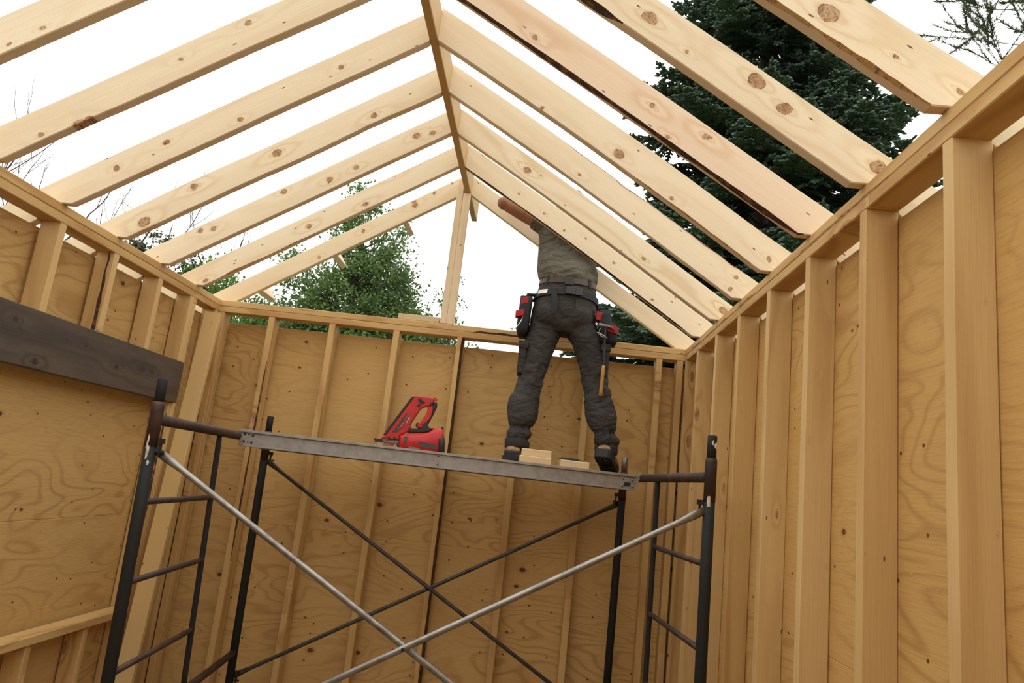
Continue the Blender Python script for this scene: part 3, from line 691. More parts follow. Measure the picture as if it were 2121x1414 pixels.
LEG_R=[(2.44,-.42,1.737,.056),(2.438,-.415,1.762,.058),(2.438,-.412,1.777,.059),(2.438,-.41,1.791,.066),(2.439,-.406,1.814,.069),(2.434,-.403,1.83,.064),(2.424,-.4,1.842,.059),(2.415,-.397,1.861,.069),(2.406,-.391,1.893,.079),(2.399,-.384,1.932,.086),(2.391,-.376,1.972,.084),(2.383,-.369,2.011,.080),(2.375,-.363,2.044,.077),(2.368,-.357,2.078,.076),(2.356,-.35,2.118,.074),(2.346,-.343,2.158,.074),(2.334,-.336,2.199,.076),(2.324,-.329,2.24,.080),(2.314,-.321,2.282,.085),(2.302,-.314,2.324,.090),(2.275,-.307,2.37,.096),(2.245,-.3,2.44,.095),(2.235,-.29,2.50,.085)]
HIP=[(2.142,-.302,2.385,.165,.085),(2.142,-.30,2.422,.184,.112),(2.14,-.294,2.464,.186,.125),(2.141,-.29,2.498,.185,.128),(2.146,-.283,2.552,.182,.126),(2.149,-.277,2.601,.177,.120),(2.153,-.271,2.642,.171,.113),(2.15,-.267,2.676,.163,.108),(2.15,-.264,2.712,.158,.104)]
SHIRT=[(2.150,-.262,2.700,.160,.106),(2.149,-.26,2.716,.167,.113),(2.144,-.251,2.748,.173,.122),(2.142,-.240,2.777,.178,.122),(2.141,-.228,2.814,.179,.118),(2.138,-.212,2.851,.179,.115),(2.135,-.198,2.888,.177,.113),(2.132,-.180,2.941,.178,.112),(2.13,-.165,3.002,.183,.112),(2.128,-.160,3.064,.190,.104),(2.128,-.158,3.11,.165,.085),(2.128,-.155,3.145,.09,.065)]
PANTS=plain('charcoal_canvas',(.046,.042,.038),.85,scale=7,var=.25,bump=.25,bscale=350,spec=.2,fold=.28)
CUFF=plain('black_cuff',(.012,.011,.011),.85,bump=.2,bscale=300)
SHIRTM=plain('olive_grey_jersey',(.125,.115,.088),.9,scale=5,var=.12,bump=.2,bscale=500,spec=.15,fold=.42)
SKIN=plain('tanned_skin',(.36,.155,.085),.5,scale=20,var=.2,bump=.12,bscale=200)
HAIR=plain('brown_hair',(.05,.028,.015),.7,bump=.6,bscale=150)
LEATH=plain('brown_belt_leather',(.06,.032,.022),.5,var=.4,scale=20)
WEB=plain('black_webbing',(.010,.010,.011),.75,bump=.3,bscale=300)
REDF=plain('red_fabric',(.40,.01,.015),.7,bump=.2,bscale=300)
BOOTM=plain('tan_boot_leather',(.30,.165,.07),.7,scale=15,var=.3,bump=.3,bscale=120)
SOLE=plain('black_rubber_sole',(.012,.012,.012),.7,scale=40,var=.3,col2=(.05,.045,.035),thr=(.6,.75),bump=.3)
CHROME=plain('chrome_wire',(.6,.6,.6),.25,metal=1,bump=0)
YEL=plain('ochre_handle',(.46,.22,.03),.5,var=.2)
WHT=plain('white_patch',(.8,.8,.78),.6,bump=0)
pe=empty('person',Vector((2.15,-.35,DECK)))
tag(pe,'person in olive-grey t-shirt and charcoal work trousers reaching up among the gable rafters','person')
# body: one continuous skinned surface
bm_=MB()
for leg in (LEG_L,LEG_R):
    t=[(r[0],r[1],r[2],r[3]*.72) for r in leg]
    t=[(t[0][0],t[0][1]+.01,t[0][2]-.035,.034)]+t
    limb(bm_,t,1.0,lambda z:0,n=16,dz=.03)
limb(bm_,[(a,b,c,d*.9,e*.9) for a,b,c,d,e in HIP],1,lambda z:0,n=24,dz=.03)
limb(bm_,[(a,b,c,d*.88,e*.88) for a,b,c,d,e in SHIRT],1,lambda z:0,n=24,dz=.03)
sh_l=Vector((1.985,-.16,3.085)); el_l=Vector((1.712,-.165,3.205)); wr_l=Vector((1.845,-.02,3.335))
sh_r=Vector((2.275,-.16,3.085)); el_r=Vector((2.43,-.20,2.985)); wr_r=Vector((2.34,-.03,3.115))
def arm(m,s,e,w_,k=1):
    mid=s+(e-s)*.5; f=e+(w_-e)*.3
    m.tube([s+(s-e)*.15,s,mid,e-(e-s).normalized()*.045,e,e+(w_-e).normalized()*.04,f,w_-(w_-e)*.2,w_],[.052*k,.052*k,.047*k,.041*k,.040*k,.043*k,.043*k,.030*k,.027*k],16)
arm(bm_,sh_l,el_l,wr_l); arm(bm_,sh_r,el_r,wr_r)
blob(bm_,el_l,(.041,.041,.041)); blob(bm_,el_r,(.041,.041,.041))
def hand(m,w_,fwd,down,side):
    fwd=fwd.normalized(); down=(down-fwd*down.dot(fwd)).normalized(); sd=fwd.cross(down)*side
    pl=w_+fwd*.045
    m.tube([w_-fwd*.01,w_+fwd*.02,w_+fwd*.055,w_+fwd*.088],[(.026,.022),(.036,.018),(.042,.017),(.040,.014)] if abs(sd.z)<2 else .03,14)
    for i,(L,o) in enumerate(((.070,-.031),(.080,-.011),(.075,.010),(.058,.030))):
        b=w_+fwd*.082+sd*o; d1=(fwd+down*.35).normalized(); d2=(fwd*.45+down).normalized(); d3=(down-fwd*.35).normalized()
        p1=b+d1*L*.42;p2=p1+d2*L*.33;p3=p2+d3*L*.25
        m.tube([b-fwd*.012,b,p1,p2,p3,p3+d3*.004],[.0095,.0098,.009,.0083,.0072,.004],10)
    b=w_+fwd*.02-sd*.030; d1=(fwd*.6-sd*.8+down*.3).normalized(); d2=(fwd+down*.5-sd*.1).normalized()
    m.tube([b,b+d1*.035,b+d1*.035+d2*.03,b+d1*.035+d2*.05],[.014,.0115,.0105,.007],10)
hand(bm_,wr_l,Vector((.35,.9,-.15)),Vector((0,.2,-1)),1)
hand(bm_,wr_r,Vector((-.25,.9,-.25)),Vector((0,.2,-1)),-1)
nb=Vector((2.128,-.15,3.12)); hc=Vector((2.125,-.085,3.232))
bm_.tube([nb-Vector((0,0,.03)),nb+Vector((0,.008,.05)),hc-Vector((0,.01,.07))],[.065,.055,.055],18)
# head with brow, nose, chin and ears, facing the gable (+y) and tipped a little up
def hd_(x,y,z): 
    c,s=math.cos(.25),math.sin(.25); return hc+Vector((x,y*c-z*s,z*c+y*s))
rings=[]
for zz,rx,yf,yb in ((-.118,.028,.062,-.0),(-.105,.044,.080,-.035),(-.08,.056,.086,-.062),(-.05,.064,.088,-.078),(-.02,.069,.089,-.090),(.01,.073,.086,-.097),(.035,.075,.090,-.099),(.065,.073,.084,-.096),(.09,.064,.068,-.084),(.108,.046,.042,-.06),(.118,.02,.012,-.03)):
    rings.append([hd_(rx*math.cos(a),((yf+yb)/2+(yf-yb)/2*math.sin(a)),zz) for a in [2*math.pi*k/24 for k in range(24)]])
bm_.loft(rings)
bm_.tube([hd_(0,.085,.022),hd_(0,.098,.0),hd_(0,.108,-.022),hd_(0,.088,-.032)],[.007,.009,.013,.008],10)
for sgx in (-1,1):
    bm_.tube([hd_(sgx*.073,-.005,.03),hd_(sgx*.083,-.012,.018),hd_(sgx*.082,-.008,-.008),hd_(sgx*.072,.0,-.028)],[.008,.012,.010,.006],8)
    bm_.tube([hd_(sgx*.014,.083,.034),hd_(sgx*.045,.078,.036)],[.008,.007],8)
bm_.tube([hd_(-.024,.082,-.052),hd_(0,.090,-.05),hd_(.024,.082,-.052)],[.005,.008,.005],8)
body=bm_.build('body',SKIN,pe,smooth=True,remesh=.0055)
m=MB()
EYE=plain('eye_white',(.7,.68,.64),.3,bump=0)
for sgx in (-1,1):
    m=MB(); blob(m,hd_(sgx*.031,.078,.014),(.011,.009,.009)); m.build('eye',EYE,pe,smooth=True)
m=MB(); rings=[]
for zz,rx,yf,yb in ((-.055,.066,-.02,-.088),(-.02,.075,.0,-.102),(.02,.081,.012,-.108),(.05,.083,.055,-.110),(.08,.080,.080,-.104),(.10,.070,.074,-.092),(.118,.052,.052,-.07),(.128,.02,.01,-.03)):
    rings.append([hd_(rx*math.cos(a)*(1+.02*noise.noise(Vector((a*6,zz*60,0)))),((yf+yb)/2+(yf-yb)/2*math.sin(a)),zz) for a in [2*math.pi*k/28 for k in range(28)]])
m.loft(rings); m.build('hair',HAIR,pe,smooth=True)
# trousers
def wrz(z):
    a=.005
    if z<1.86: a=.010
    elif z<1.99: a=.004
    elif z<2.2: a=.0095
    return a
m=MB()
limb(m,LEG_L,1.05,wrz,seed=1,dirx=1); limb(m,LEG_R,1.05,wrz,seed=5,dirx=-1)
limb(m,HIP,1,lambda z:.0035,n=60,seed=9,freq=(3,14))
blob(m,(2.068,-.345,2.475),(.088,.082,.085)); blob(m,(2.226,-.345,2.475),(.088,.082,.085))
m.build('trousers',PANTS,pe,smooth=True,remesh=.0055)
# trouser details: back pockets, centre seam, cargo pockets, belt loops
def hipp(a,z,off=.004):
    r=clerp(HIP,z); return Vector((r[0]+(r[3]+off)*math.cos(a),r[1]+(r[4]+off)*math.sin(a),z))
for a0 in (-2.15,-1.0):
    m=MB(); 
    q=[(a0-.28,2.575),(a0+.28,2.575),(a0+.25,2.475),(a0,2.455),(a0-.25,2.475)]
    o_=[hipp(a,z,.016 if z<2.56 else .010) for a,z in q]; i_=[hipp(a,z,-.012) for a,z in q]
    m.loft([i_,o_]); m.build('back_pocket',PANTS,pe,bevel=.003)
for (x,y,z,sx) in ((1.935,-.335,2.22,-1),(2.395,-.33,2.25,1)):
    m=MB(); m.box((x-.022,y-.07,z-.10),(x+.022,y+.06,z+.075)); m.build('cargo_pocket',PANTS,pe,bevel=.012)
    m=MB(); m.box((x-.027,y-.075,z+.045),(x+.027,y+.065,z+.088)); m.build('pocket_flap',PANTS,pe,bevel=.006)
for leg,zt in ((LEG_L,1.762),(LEG_R,1.772)):
    m=MB(); z0=leg[0][2]-.010
    rows=[]
    for i in range(7):
        z=z0+(zt-z0)*i/6; r=clerp(leg,z); rows.append([Vector((r[0]+(r[3]+.004)*math.cos(a),r[1]+(r[3]*1.05+.004)*math.sin(a),z+.006*math.cos(a))) for a in [2*math.pi*k/28 for k in range(28)]])
    m.loft(rows); m.build('trouser_cuff',CUFF,pe,smooth=True)
# shirt
m=MB()
limb(m,SHIRT,1,lambda z:.012 if z<2.80 else (.009 if z<2.9 else .006),n=64,seed=3,freq=(3,16),dirx=-1)
def sleeve(s,e,L,r1,r2):
    d=(e-s).normalized(); m.tube([s-d*.10,s-d*.03,s+d*L*.5,s+d*L*.97,s+d*L],[r1*.9,r1,(r1+r2)/2,r2,r2-.004],18)
sleeve(sh_l,el_l,.085,.070,.058); sleeve(sh_r,el_r,.10,.070,.058)
m.build('t_shirt',SHIRTM,pe,smooth=True,remesh=.0055)
# collar of the shirt
m=MB(); m.tube([nb+Vector((.062*math.cos(a),.056*math.sin(a)+.004,.018+.012*math.cos(a+1.57))) for a in [2*math.pi*k/20 for k in range(21)]],.007,8,cap=False); m.build('collar',SHIRTM,pe,smooth=True)
def hoop(m,tab,z,h,off,th,tilt=0,a0=0,a1=2*math.pi,n=48,sag=0,front=0):
    rings=[]
    for k in range(n+1):
        a=a0+(a1-a0)*k/n
        zz=z+tilt*math.cos(a)+sag*(1-abs(math.sin(a)))
        pts=[]
        for (dz,o_) in ((-h/2,off),(-h/2,off+th),(h/2,off+th),(h/2,off)):
            r=clerp(HIP,min(zz+dz,2.711)); pts.append(Vector((r[0]+(r[3]+o_)*math.cos(a),r[1]+(r[4]+o_)*math.sin(a),zz+dz)))
        rings.append(pts)
    m.loft(rings,0,True)
m=MB(); hoop(m,HIP,2.690,.036,.002,.004); m.build('waist_belt',LEATH,pe)
for a in (-2.35,-.75,-1.1*math.pi+6.283,.6,2.4):
    m=MB(); hoop(m,HIP,2.690,.052,.004,.006,a0=a-.05,a1=a+.05,n=3); m.build('belt_loop',PANTS,pe)
m=MB(); hoop(m,HIP,2.685,.050,.004,.007,a0=-1.57-.12,a1=-1.57+.16,n=5); m.build('belt_patch',plain('grey_patch',(.045,.04,.036),.8),pe)
# boots
def boot(heel,fwd,up,name='boot'):
    fwd=Vector(fwd).normalized(); up=Vector(up); up=(up-fwd*up.dot(fwd)).normalized(); sd=fwd.cross(up)
    def T(x,y,z): return heel+fwd*x+sd*y+up*z
    b=MB(); 
    # sole outline
    prof=[(-.006,.030),(.015,.044),(.07,.046),(.12,.042),(.18,.048),(.23,.045),(.265,.036),(.288,.016)]
    rings=[]
    for x,hw in prof:
        rings.append([T(x,-hw,.0 if x<.09 or x>.11 else .0),T(x,hw,0),T(x,hw+.003,.028),T(x,-hw-.003,.028)])
    b2=MB(); b2.loft(rings); 
    for x in [.012,.034,.056,.13,.152,.174,.196,.218,.240]:
        hw=.028 if x<.1 else .036
        for s_ in (-1,1):
            b2.add([T(x,s_*.004,-.006),T(x+.014,s_*.004,-.006),T(x+.014,s_*hw,-.006),T(x,s_*hw,-.006),T(x,s_*.004,.004),T(x+.014,s_*.004,.004),T(x+.014,s_*hw,.004),T(x,s_*hw,.004)],[(0,3,2,1),(4,5,6,7),(0,1,5,4),(1,2,6,5),(2,3,7,6),(3,0,4,7)])
    # rubber heel cup
    b3=MB()
    prof=[(.0,.024,.060),(.01,.034,.075),(.04,.039,.085),(.08,.041,.092),(.12,.042,.092),(.16,.043,.085),(.21,.046,.075),(.25,.041,.066),(.28,.024,.052),(.29,.010,.04)]
    rings=[]
    for x,hw,h in prof:
        rings.append([T(x,hw*math.copysign(abs(math.cos(a))**.7,math.cos(a)),.026+(h-.026)*(.5+.5*math.copysign(abs(math.sin(a))**.8,math.sin(a)))) for a in [2*math.pi*k/16 for k in range(16)]])
    b.loft(rings)
    b.tube([T(.060,0,.04),T(.062,0,.07),T(.068,0,.09),T(.072,0,.100)],[(.045,.043),(.045,.044),(.042,.040),(.036,.034)],16)
    o=b.build(name,BOOTM,pe,smooth=True,remesh=.005)
    b3.loft([[T(x,y*s_,z) for (y,z,s_) in ((hw,.0,1),(hw+.001,h,1),(hw-.010,h+.004,1),(-(hw-.010),h+.004,1),(-(hw+.001),h,1),(-hw,.0,1))] for x,hw,h in ((-.008,.028,.042),(.002,.040,.048),(.03,.047,.050),(.062,.048,.044),(.10,.046,.034),(.14,.044,.030))])
    b3.build('heel_counter',SOLE,o and pe,smooth=False,bevel=.004)
    b2.build('sole',SOLE,pe)
boot(Vector((1.952,-.505,DECK+.0065)),(-.10,1,0),(0,0,1))
boot(Vector((2.412,-.505,DECK+.072)),(.30,.90,-.30),(.0,.0,1))

# tool belt
tb=empty('tool_belt',Vector((2.15,-.28,2.60))); tag(tb,'black tool belt with red trimmed pouches round the worker\'s hips','tool belt')
m=MB(); hoop(m,HIP,2.615,.038,.008,.004,tilt=.0,sag=-.03); m.build('webbing_strap',WEB,tb)
m=MB(); hoop(m,HIP,2.622,.050,.012,.012,a0=-1.62,a1=-1.12,n=6); m.build('buckle',BLK,tb,bevel=.003)
m=MB(); hoop(m,HIP,2.617,.044,.012,.016,a0=-1.34,a1=-1.24,n=3); m.build('buckle_clip',BLK,tb,bevel=.002)
m=MB(); m.loft([[hipp(a-.09*w_,z,.013+o_)+Vector((0,0,0)) for (w_,o_) in ((-1,0),(1,0),(1,.004),(-1,.004))] for a,z in ((-2.02,2.63),(-1.93,2.58),(-1.86,2.54),(-1.86,2.49),(-1.90,2.47))]); m.build('strap_tail',WEB,tb)
m=MB(); hoop(m,HIP,2.612,.026,.012,.003,a0=-2.62,a1=-2.22,n=5); m.build('white_tag',WHT,tb)
def pouch(cx,cy,zt,zb,wt,wb,d,lean,name='pouch'):
    rings=[]
    for t in (0,.15,.5,.85,1):
        z=zt+(zb-zt)*t; hw=(wt+(wb-wt)*t)/2*(1 if t<1 else .7); dd=d/2*(1 if t<1 else .6); x=cx+lean*t
        rings.append([Vector((x+dd*math.copysign(abs(math.cos(a))**.5,math.cos(a)),cy+hw*math.copysign(abs(math.sin(a))**.5,math.sin(a)),z)) for a in [2*math.pi*k/16 for k in range(16)]])
    m=MB(); m.loft(rings); return m.build(name,WEB,tb,smooth=True)
pouch(1.922,-.32,2.575,2.345,.10,.17,.072,-.005)
pouch(2.372,-.33,2.535,2.335,.10,.15,.075,.022)
pouch(2.415,-.36,2.455,2.335,.10,.12,.055,.012)
for (x0,x1,y,z0,z1,k) in ((1.872,1.92,-.402,2.44,2.475,1),(1.896,1.935,-.372,2.52,2.56,1),(2.325,2.375,-.378,2.475,2.525,-1),(2.392,2.447,-.418,2.405,2.445,-1)):
    m=MB(); 
    m.loft([[Vector((x,y-.004,z0+k*.012*(x-x0)/.05)),Vector((x,y+.05,z0+k*.012*(x-x0)/.05)),Vector((x,y+.05,z1+k*.012*(x-x0)/.05)),Vector((x,y-.004,z1+k*.012*(x-x0)/.05))] for x in (x0,(x0+x1)/2,x1)])
    m.build('red_trim',REDF,tb,bevel=.003)
m=MB(); m.tube([hipp(-2.9,2.60,.01),Vector((1.93,-.36,2.585)),Vector((1.92,-.36,2.56))],.010,8); m.build('hanger_strap',WEB,tb)
m=MB(); m.tube([Vector((1.918,-.42,2.44)),Vector((1.905,-.435,2.40)),Vector((1.885,-.44,2.365)),Vector((1.862,-.43,2.355)),Vector((1.850,-.41,2.365)),Vector((1.868,-.40,2.372))],.0025,8); m.build('wire_hook',CHROME,tb,smooth=True)
m=MB(); m.tube([Vector((2.362+.030*math.cos(a),-.43+.018*math.sin(a),2.375-.014*math.cos(a))) for a in [2*math.pi*k/16 for k in range(17)]],.0028,8,cap=False); m.tube([Vector((2.345,-.425,2.385)),Vector((2.35,-.425,2.42)),Vector((2.354,-.40,2.44))],.0028,8); m.build('hammer_loop',CHROME,tb,smooth=True)
# hammer
hm=empty('hammer',Vector((2.384,-.43,2.03))); tag(hm,'hammer with an ochre grip hanging from the tool belt on the right hip','hammer')
m=MB(); m.tube([Vector((2.378,-.43,2.42)),Vector((2.380,-.432,2.35)),Vector((2.384,-.440,2.20)),Vector((2.383,-.442,2.17))],[(.008,.006)]*4,10); m.build('handle_shaft',BLK,hm,smooth=True)
m=MB(); m.tube([Vector((2.3845,-.440,2.205)),Vector((2.384,-.441,2.19)),Vector((2.383,-.444,2.12)),Vector((2.382,-.448,2.06)),Vector((2.3815,-.449,2.035))],[(.009,.008),(.0115,.010),(.0105,.0095),(.0125,.011),(.0135,.012)],12); m.build('grip',YEL,hm,smooth=True)
m=MB(); m.tube([Vector((2.340,-.425,2.435)),Vector((2.352,-.427,2.433)),Vector((2.365,-.43,2.43)),Vector((2.392,-.43,2.43))],[.013,.013,.009,.010],12)
m.tube([Vector((2.388,-.43,2.43)),Vector((2.41,-.43,2.425)),Vector((2.43,-.43,2.405))],[(.010,.008),(.010,.005),(.012,.002)],10); m.build('hammer_head',STEEL,hm,smooth=True)

# ------------------------------------------------------------------ trees
def leafmat(name,col,col2,rough=.6,trans=.0,scale=1.2):
    g=N(name); tc,p=objco(g)
    n=g.noise(p,scale,3,.6); n2=g.noise(p,scale*14,2,.5)
    c=g.mix(g.ss(n,.35,.65),col,col2); c=g.mix(g.math('MULTIPLY',g.ss(n2,.4,.7),.5),c,tuple(x*1.6 for x in col2))
    g.col(c); g.b.inputs['Roughness'].default_value=rough; g.b.inputs['Specular IOR Level'].default_value=.3
    if trans: 
        t=g.n('ShaderNodeBsdfTranslucent'); g.put(t.inputs[0],c); mx=g.n('ShaderNodeMixShader'); mx.inputs[0].default_value=trans
        g.t.links.new(g.b.outputs[0],mx.inputs[1]); g.t.links.new(t.outputs[0],mx.inputs[2])
        out=[q for q in g.t.nodes if q.type=='OUTPUT_MATERIAL'][0]; g.t.links.new(mx.outputs[0],out.inputs[0])
    return g.m
NEED=leafmat('spruce_needles',(.024,.040,.026),(.040,.066,.042))
NEEDT=leafmat('spruce_lit_new_growth',(.050,.082,.052),(.075,.115,.072))  # paler outer shoots: new growth plus daylight on the clumps put into colour
NEED2=leafmat('pine_needles',(.040,.060,.022),(.060,.085,.035))
LEAF=leafmat('poplar_leaves',(.085,.15,.040),(.13,.21,.060),trans=.35)
LEAF2=leafmat('maple_leaves',(.10,.19,.035),(.15,.26,.055),trans=.35)
TRUNK=plain('tree_bark',(.06,.048,.038),.9,scale=8,var=.4,bump=.5)
TRUNKP=plain('grey_branch_bark',(.13,.11,.09),.9,scale=8,var=.4,bump=.3)
def rv(r): return Vector((r.uniform(-1,1),r.uniform(-1,1),r.uniform(-1,1)))
def cone_shoot(vs,fs,p,d,L,r,rr):
    """finger-like shoot: five sided, blunt"""
    a=d.orthogonal().normalized(); b=d.cross(a); n=len(vs); ph=rr.random()*6
    for (t,k) in ((0,.75),(.6,1.0)):
        q=p+d*L*t
        for j in range(4):
            an=ph+j*math.pi/2; vs.append(q+(a*math.cos(an)+b*math.sin(an))*r*k)
    vs.append(p+d*L)
    for j in range(4):
        k=(j+1)%4; fs.append((n+j,n+k,n+4+k,n+4+j)); fs.append((n+4+j,n+4+k,n+8))
def spruce(loc,H,R,zmin,zmax,label,seed=1,sh=.085,dens=1.0,mat=None,gap=.0,lean=(0,0)):
    r=random.Random(seed); t=empty('spruce_tree',Vector(loc)); tag(t,label,'tree','trees around the shed')
    m=MB(); m.tube([(loc[0],loc[1],loc[2]),(loc[0],loc[1],loc[2]+H*.5),(loc[0],loc[1],loc[2]+H)],[.22,.13,.02],10); m.build('trunk',TRUNK,t,smooth=True)
    vs=[];fs=[];bv=MB();ft=[]
    z=zmin
    while z<min(zmax,H-.2):
        nb_=r.randint(5,7)
        for i in range(nb_):
            az=r.uniform(0,2*math.pi); zz=z+r.uniform(-.1,.1)
            L=R*(1-zz/H)**.85*r.uniform(.72,1.12)+.15
            hd=Vector((math.cos(az),math.sin(az),0)); P=Vector((0,0,zz)); pts=[]
            n=max(4,int(L/.14)); e0=r.uniform(-.05,.25)
            for k in range(n+1):
                s=k/n; el=e0-.75*s+.95*s*s
                pts.append(P.copy()); P=P+(hd+Vector((0,0,el))+rv(r)*.06).normalized()*L/n
            bv.tube(pts,[.022*(1-k/(n+1))+.004 for k in range(n+1)],5,cap=False)
            sd=hd.cross(Vector((0,0,1)))
            for k in range(1,n+1):
                s=k/n
                if s<.22: continue
                f0=len(fs)
                for sg in (-1,1):
                    for rep in range(2 if dens>=1 else 1):
                        ll=(.42*L*(1-s)**.7+.10)*r.uniform(.6,1.1); ll=min(ll,.75)
                        d=(hd*r.uniform(.5,.9)+sd*sg+Vector((0,0,r.uniform(-.35,.05)))).normalized()
                        q=pts[k]+(pts[k-1]-pts[k])*r.random(); c=q.copy(); m_=max(1,int(ll/.065))
                        for j in range(m_):
                            d=(d+rv(r)*.13+Vector((0,0,-.04+.05*j/m_))).normalized()
                            cone_shoot(vs,fs,c,d,.10,.023,r)
                            for s3 in (-1,1):
                                if r.random()<.85:
                                    e=(d*.7+d.cross(Vector((0,0,1)))*s3*.8+rv(r)*.25+Vector((0,0,.12))).normalized()
                                    cone_shoot(vs,fs,c,e,sh*r.uniform(.8,1.35),.022,r)
                            c=c+d*.065
                if s>.62: ft.append((f0,len(fs)))
                cone_shoot(vs,fs,pts[k],((pts[k]-pts[k-1]).normalized()+Vector((0,0,.3))).normalized(),.10,.018,r)
        z+=r.uniform(.17,.27)/dens
    mi=[0]*len(fs)
    for a,b in ft:
        for q in range(a,b): mi[q]=1
    o=link('foliage',vs,fs,[NEED,NEEDT],t,mi)
    b=bv.build('branches',TRUNK,t,origin=(0,0,0),smooth=True)
    return t
def leafy(name,loc,H,label,seed,crown,leaf=.055,n=9000,mat=None,trunk=.10,clump=.35,bark=None,group='trees around the shed'):
    """crown: ellipsoids (cx,cy,cz,rx,ry,rz) relative to loc"""
    r=random.Random(seed); t=empty(name,Vector(loc)); tag(t,label,'tree',group)
    bark=bark or TRUNKP; bv=MB(); vs=[];fs=[]
    top=max(c[2]+c[5]*.5 for c in crown)
    tr=[Vector((.25*noise.noise(Vector((k*.4,seed,0))),.2*noise.noise(Vector((k*.4,seed,7))),top*k/8)) for k in range(9)]
    bv.tube(tr,[trunk*(1-k/9.5) for k in range(9)],8)
    vol=[c[3]*c[4]*c[5] for c in crown]; tot=sum(vol)
    for c,v in zip(crown,vol):
        nc=max(3,int(n*v/tot/70))
        for i in range(nc):
            d=rv(r)
            while d.length>1: d=rv(r)
            d=d*(d.length**-.3 if d.length>.05 else 1)
            cc=Vector((c[0]+d.x*c[3],c[1]+d.y*c[4],c[2]+d.z*c[5]))
            k=min(8,max(0,int((cc.z-.35*(cc.xy-tr[4].xy).length)/top*8))); base=tr[k]
            mid=(base+cc)/2+rv(r)*.12+Vector((0,0,-.08))
            bv.tube([base,mid,cc],[.022*trunk/.1,.012,.004],4,cap=False)
            cs=clump*r.uniform(.6,1.25)
            for tw in range(4):
                bv.tube([cc,cc+rv(r).normalized()*cs*.8],[.005,.002],3,cap=False)
            for j in range(70):
                p=cc+Vector((r.gauss(0,.45),r.gauss(0,.45),r.gauss(0,.38)))*cs
                a=rv(r).normalized(); b=a.orthogonal().normalized(); s=leaf*r.uniform(.6,1.15); nn=a.cross(b)
                q=len(vs); vs+= [p-a*s*.6,p+b*s*.42+nn*s*.08,p+a*s*.6,p-b*s*.42+nn*s*.08]; fs.append((q,q+1,q+2)); fs.append((q,q+2,q+3))
    link('foliage',vs,fs,mat or LEAF,t); bv.build('branches',bark,t,origin=(0,0,0),smooth=True)
    return t
def bare(loc,H,label,seed,spread=.5,group='trees around the shed',tufts=None,name='bare_tree',r0=.05,depth=5,lean=(0,0),tl=.10,ntuft=10):
    r=random.Random(seed); t=empty(name,Vector(loc)); tag(t,label,'tree',group); bv=MB(); vs=[];fs=[]
    def grow(p,d,L,rad,dep):
        n=5; pts=[p.copy()]; q=p.copy(); dd=d.copy()
        for k in range(n):
            dd=(dd+rv(r)*.14+Vector((0,0,.03))).normalized(); q=q+dd*L/n; pts.append(q.copy())
        bv.tube(pts,[rad*(1-.45*k/n) for k in range(n+1)],5 if dep>2 else 3,cap=False)
        if dep<=1 and tufts is not None:
            for k in range(1,n+1):
                for j in range(ntuft):
                    e=(dd+rv(r)*.9).normalized(); w=tl*r.uniform(.6,1.2); s=e.orthogonal().normalized()*.0035; c=pts[k]+(pts[k-1]-pts[k])*r.random(); i=len(vs)
                    s2=e.cross(s)
                    vs.extend([c-s,c+s*.5+s2,c+s*.5-s2,c+e*w]); fs.extend([(i,i+1,i+3),(i+1,i+2,i+3),(i+2,i,i+3)])
        if dep==0: return
        for c in range(r.randint(2,3)+(1 if dep>3 else 0)):
            k=r.randint(2,n); e=(dd+rv(r)*spread*1.5).normalized()
            grow(pts[k],e,L*r.uniform(.5,.8),rad*.55,dep-1)
    grow(Vector((0,0,0)),Vector((lean[0],lean[1],1)).normalized(),H*.5,r0,depth)
    if tufts is not None: link('foliage',vs,fs,tufts,t)
    bv.build('branches',TRUNK,t,origin=(0,0,0),smooth=True); return t
G=-.12
spruce((5.15,6.35,G),13.5,4.1,1.6,11.0,'big dark blue-green spruce rising behind the right side of the shed',seed=4)
leafy('poplar_tree',(-1.6,8.3,G),5.6,'tall leafy green tree beyond the back wall, left of the ridge post',3,
      [(0.1,0,3.3,1.45,1.0,1.2),(-1.05,0,3.4,1.1,.8,1.0),(1.05,0,3.7,.5,.7,1.1),(.25,0,4.5,1.05,.8,1.1),(-.1,0,5.9,.35,.5,1.1),(-1.0,0,5.1,.35,.4,.5),(.60,0,5.4,.5,.5,.8),(.1,0,1.6,1.7,1.0,1.1)],n=78000,leaf=.062,mat=LEAF,clump=.28)
leafy('poplar_tree',(.06,8.7,G),4.5,'slim leafy tree seen beside the ridge post',5,[(0,0,3.7,.42,.4,.9),(.0,0,2.6,.5,.5,.8),(.02,0,5.1,.16,.2,.45)],n=9500,leaf=.055,mat=LEAF,trunk=.05,clump=.22)
leafy('bushy_tree',(-4.35,8.3,G),4.0,'bright green bush showing between the left rafters near the corner',8,[(0,0,4.3,.55,.6,.95),(.5,0,2.9,1.0,.8,1.2)],n=18000,leaf=.07,mat=LEAF2,trunk=.05)
leafy('bushy_tree',(-3.0,9.0,G),4.0,'low green thicket behind the left part of the back wall',9,[(0,0,3.7,1.2,.7,1.05),(2.4,0,3.3,1.7,.6,1.0)],n=34000,leaf=.065,mat=LEAF,trunk=.05)
leafy('pine_tree',(-5.1,7.9,G),5.0,'sparse grey-green conifer beyond the left wall',12,[(-.1,0,4.9,.85,.5,.55),(.55,0,5.45,.35,.3,.40),(-.6,0,4.6,.5,.4,.7),(.1,0,3.4,.9,.6,1.0)],n=9000,leaf=.05,mat=NEED2,trunk=.05,clump=.17,bark=TRUNK)
bare((-4.2,3.6,G),6.2,'bare-branched tree whose twigs show at the left edge of the picture',14,r0=.07,depth=5,spread=.5)
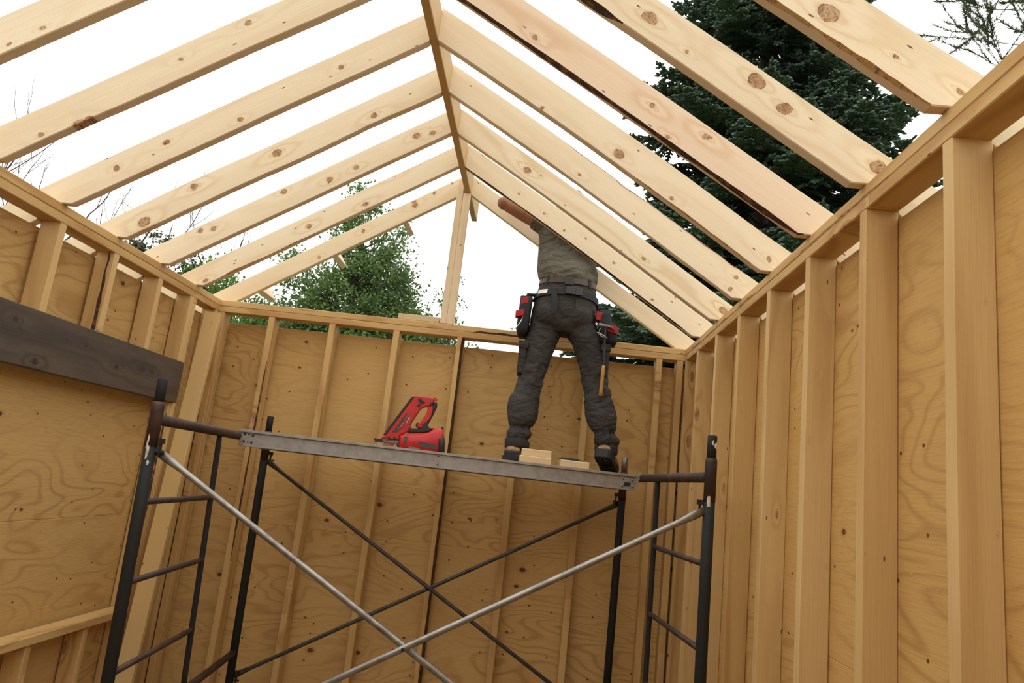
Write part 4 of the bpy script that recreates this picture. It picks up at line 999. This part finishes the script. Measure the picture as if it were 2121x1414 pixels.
bare((-3.5,4.6,G),5.4,'leafless twigs standing low between the left-slope rafter feet',16,r0=.06,depth=5,spread=.55)
bare((-4.3,9.9,G),6.2,'thin leafless tree behind the lower ends of the left rafters',18,r0=.06,depth=5,spread=.45)
bare((5.95,1.5,G),8.6,'open-branched pine in the upper right corner of the picture',21,tufts=NEED2,name='pine_tree',r0=.055,depth=6,tl=.06,ntuft=16,spread=.45,lean=(.03,-.05))

# ------------------------------------------------------------------ camera, light
cam=bpy.data.cameras.new('camera'); co=bpy.data.objects.new('camera',cam); C.objects.link(co)
M=((0.9934234964504103,0.03078645821101457,0.11028123453726442),(0.10177722265147997,0.20379142468622014,-0.9737096344258446),(-0.05245144087241782,0.9785301473205525,0.19931782944640236))
X=Vector(M[0]);Y=-Vector(M[1]);Zc=-Vector(M[2])
co.matrix_world=Matrix(((X.x,Y.x,Zc.x,2.077),(X.y,Y.y,Zc.y,-4.2576),(X.z,Y.z,Zc.z,-.93+Z0),(0,0,0,1)))
cam.sensor_width=36; cam.lens=1463.57/2121*36; cam.clip_start=.05; cam.clip_end=300
sc=bpy.context.scene; sc.camera=co
w=bpy.data.worlds.new('overcast_sky'); sc.world=w; w.use_nodes=True; nt=w.node_tree
bg=nt.nodes['Background']
tc=nt.nodes.new('ShaderNodeTexCoord'); sp=nt.nodes.new('ShaderNodeSeparateXYZ'); nt.links.new(tc.outputs['Generated'],sp.inputs[0])
mr=nt.nodes.new('ShaderNodeMapRange'); nt.links.new(sp.outputs[2],mr.inputs[0]); mr.inputs[1].default_value=0; mr.inputs[2].default_value=1; mr.inputs[3].default_value=1.40; mr.inputs[4].default_value=2.65
nt.links.new(mr.outputs[0],bg.inputs['Strength']); bg.inputs['Color'].default_value=(1.0,.985,.955,1)
sc.view_settings.view_transform='Standard'; sc.view_settings.look='None'; sc.view_settings.exposure=0; sc.view_settings.gamma=1
try: sc.view_settings.use_curve_mapping=False
except Exception: pass
sc.cycles.max_bounces=8; sc.cycles.diffuse_bounces=6
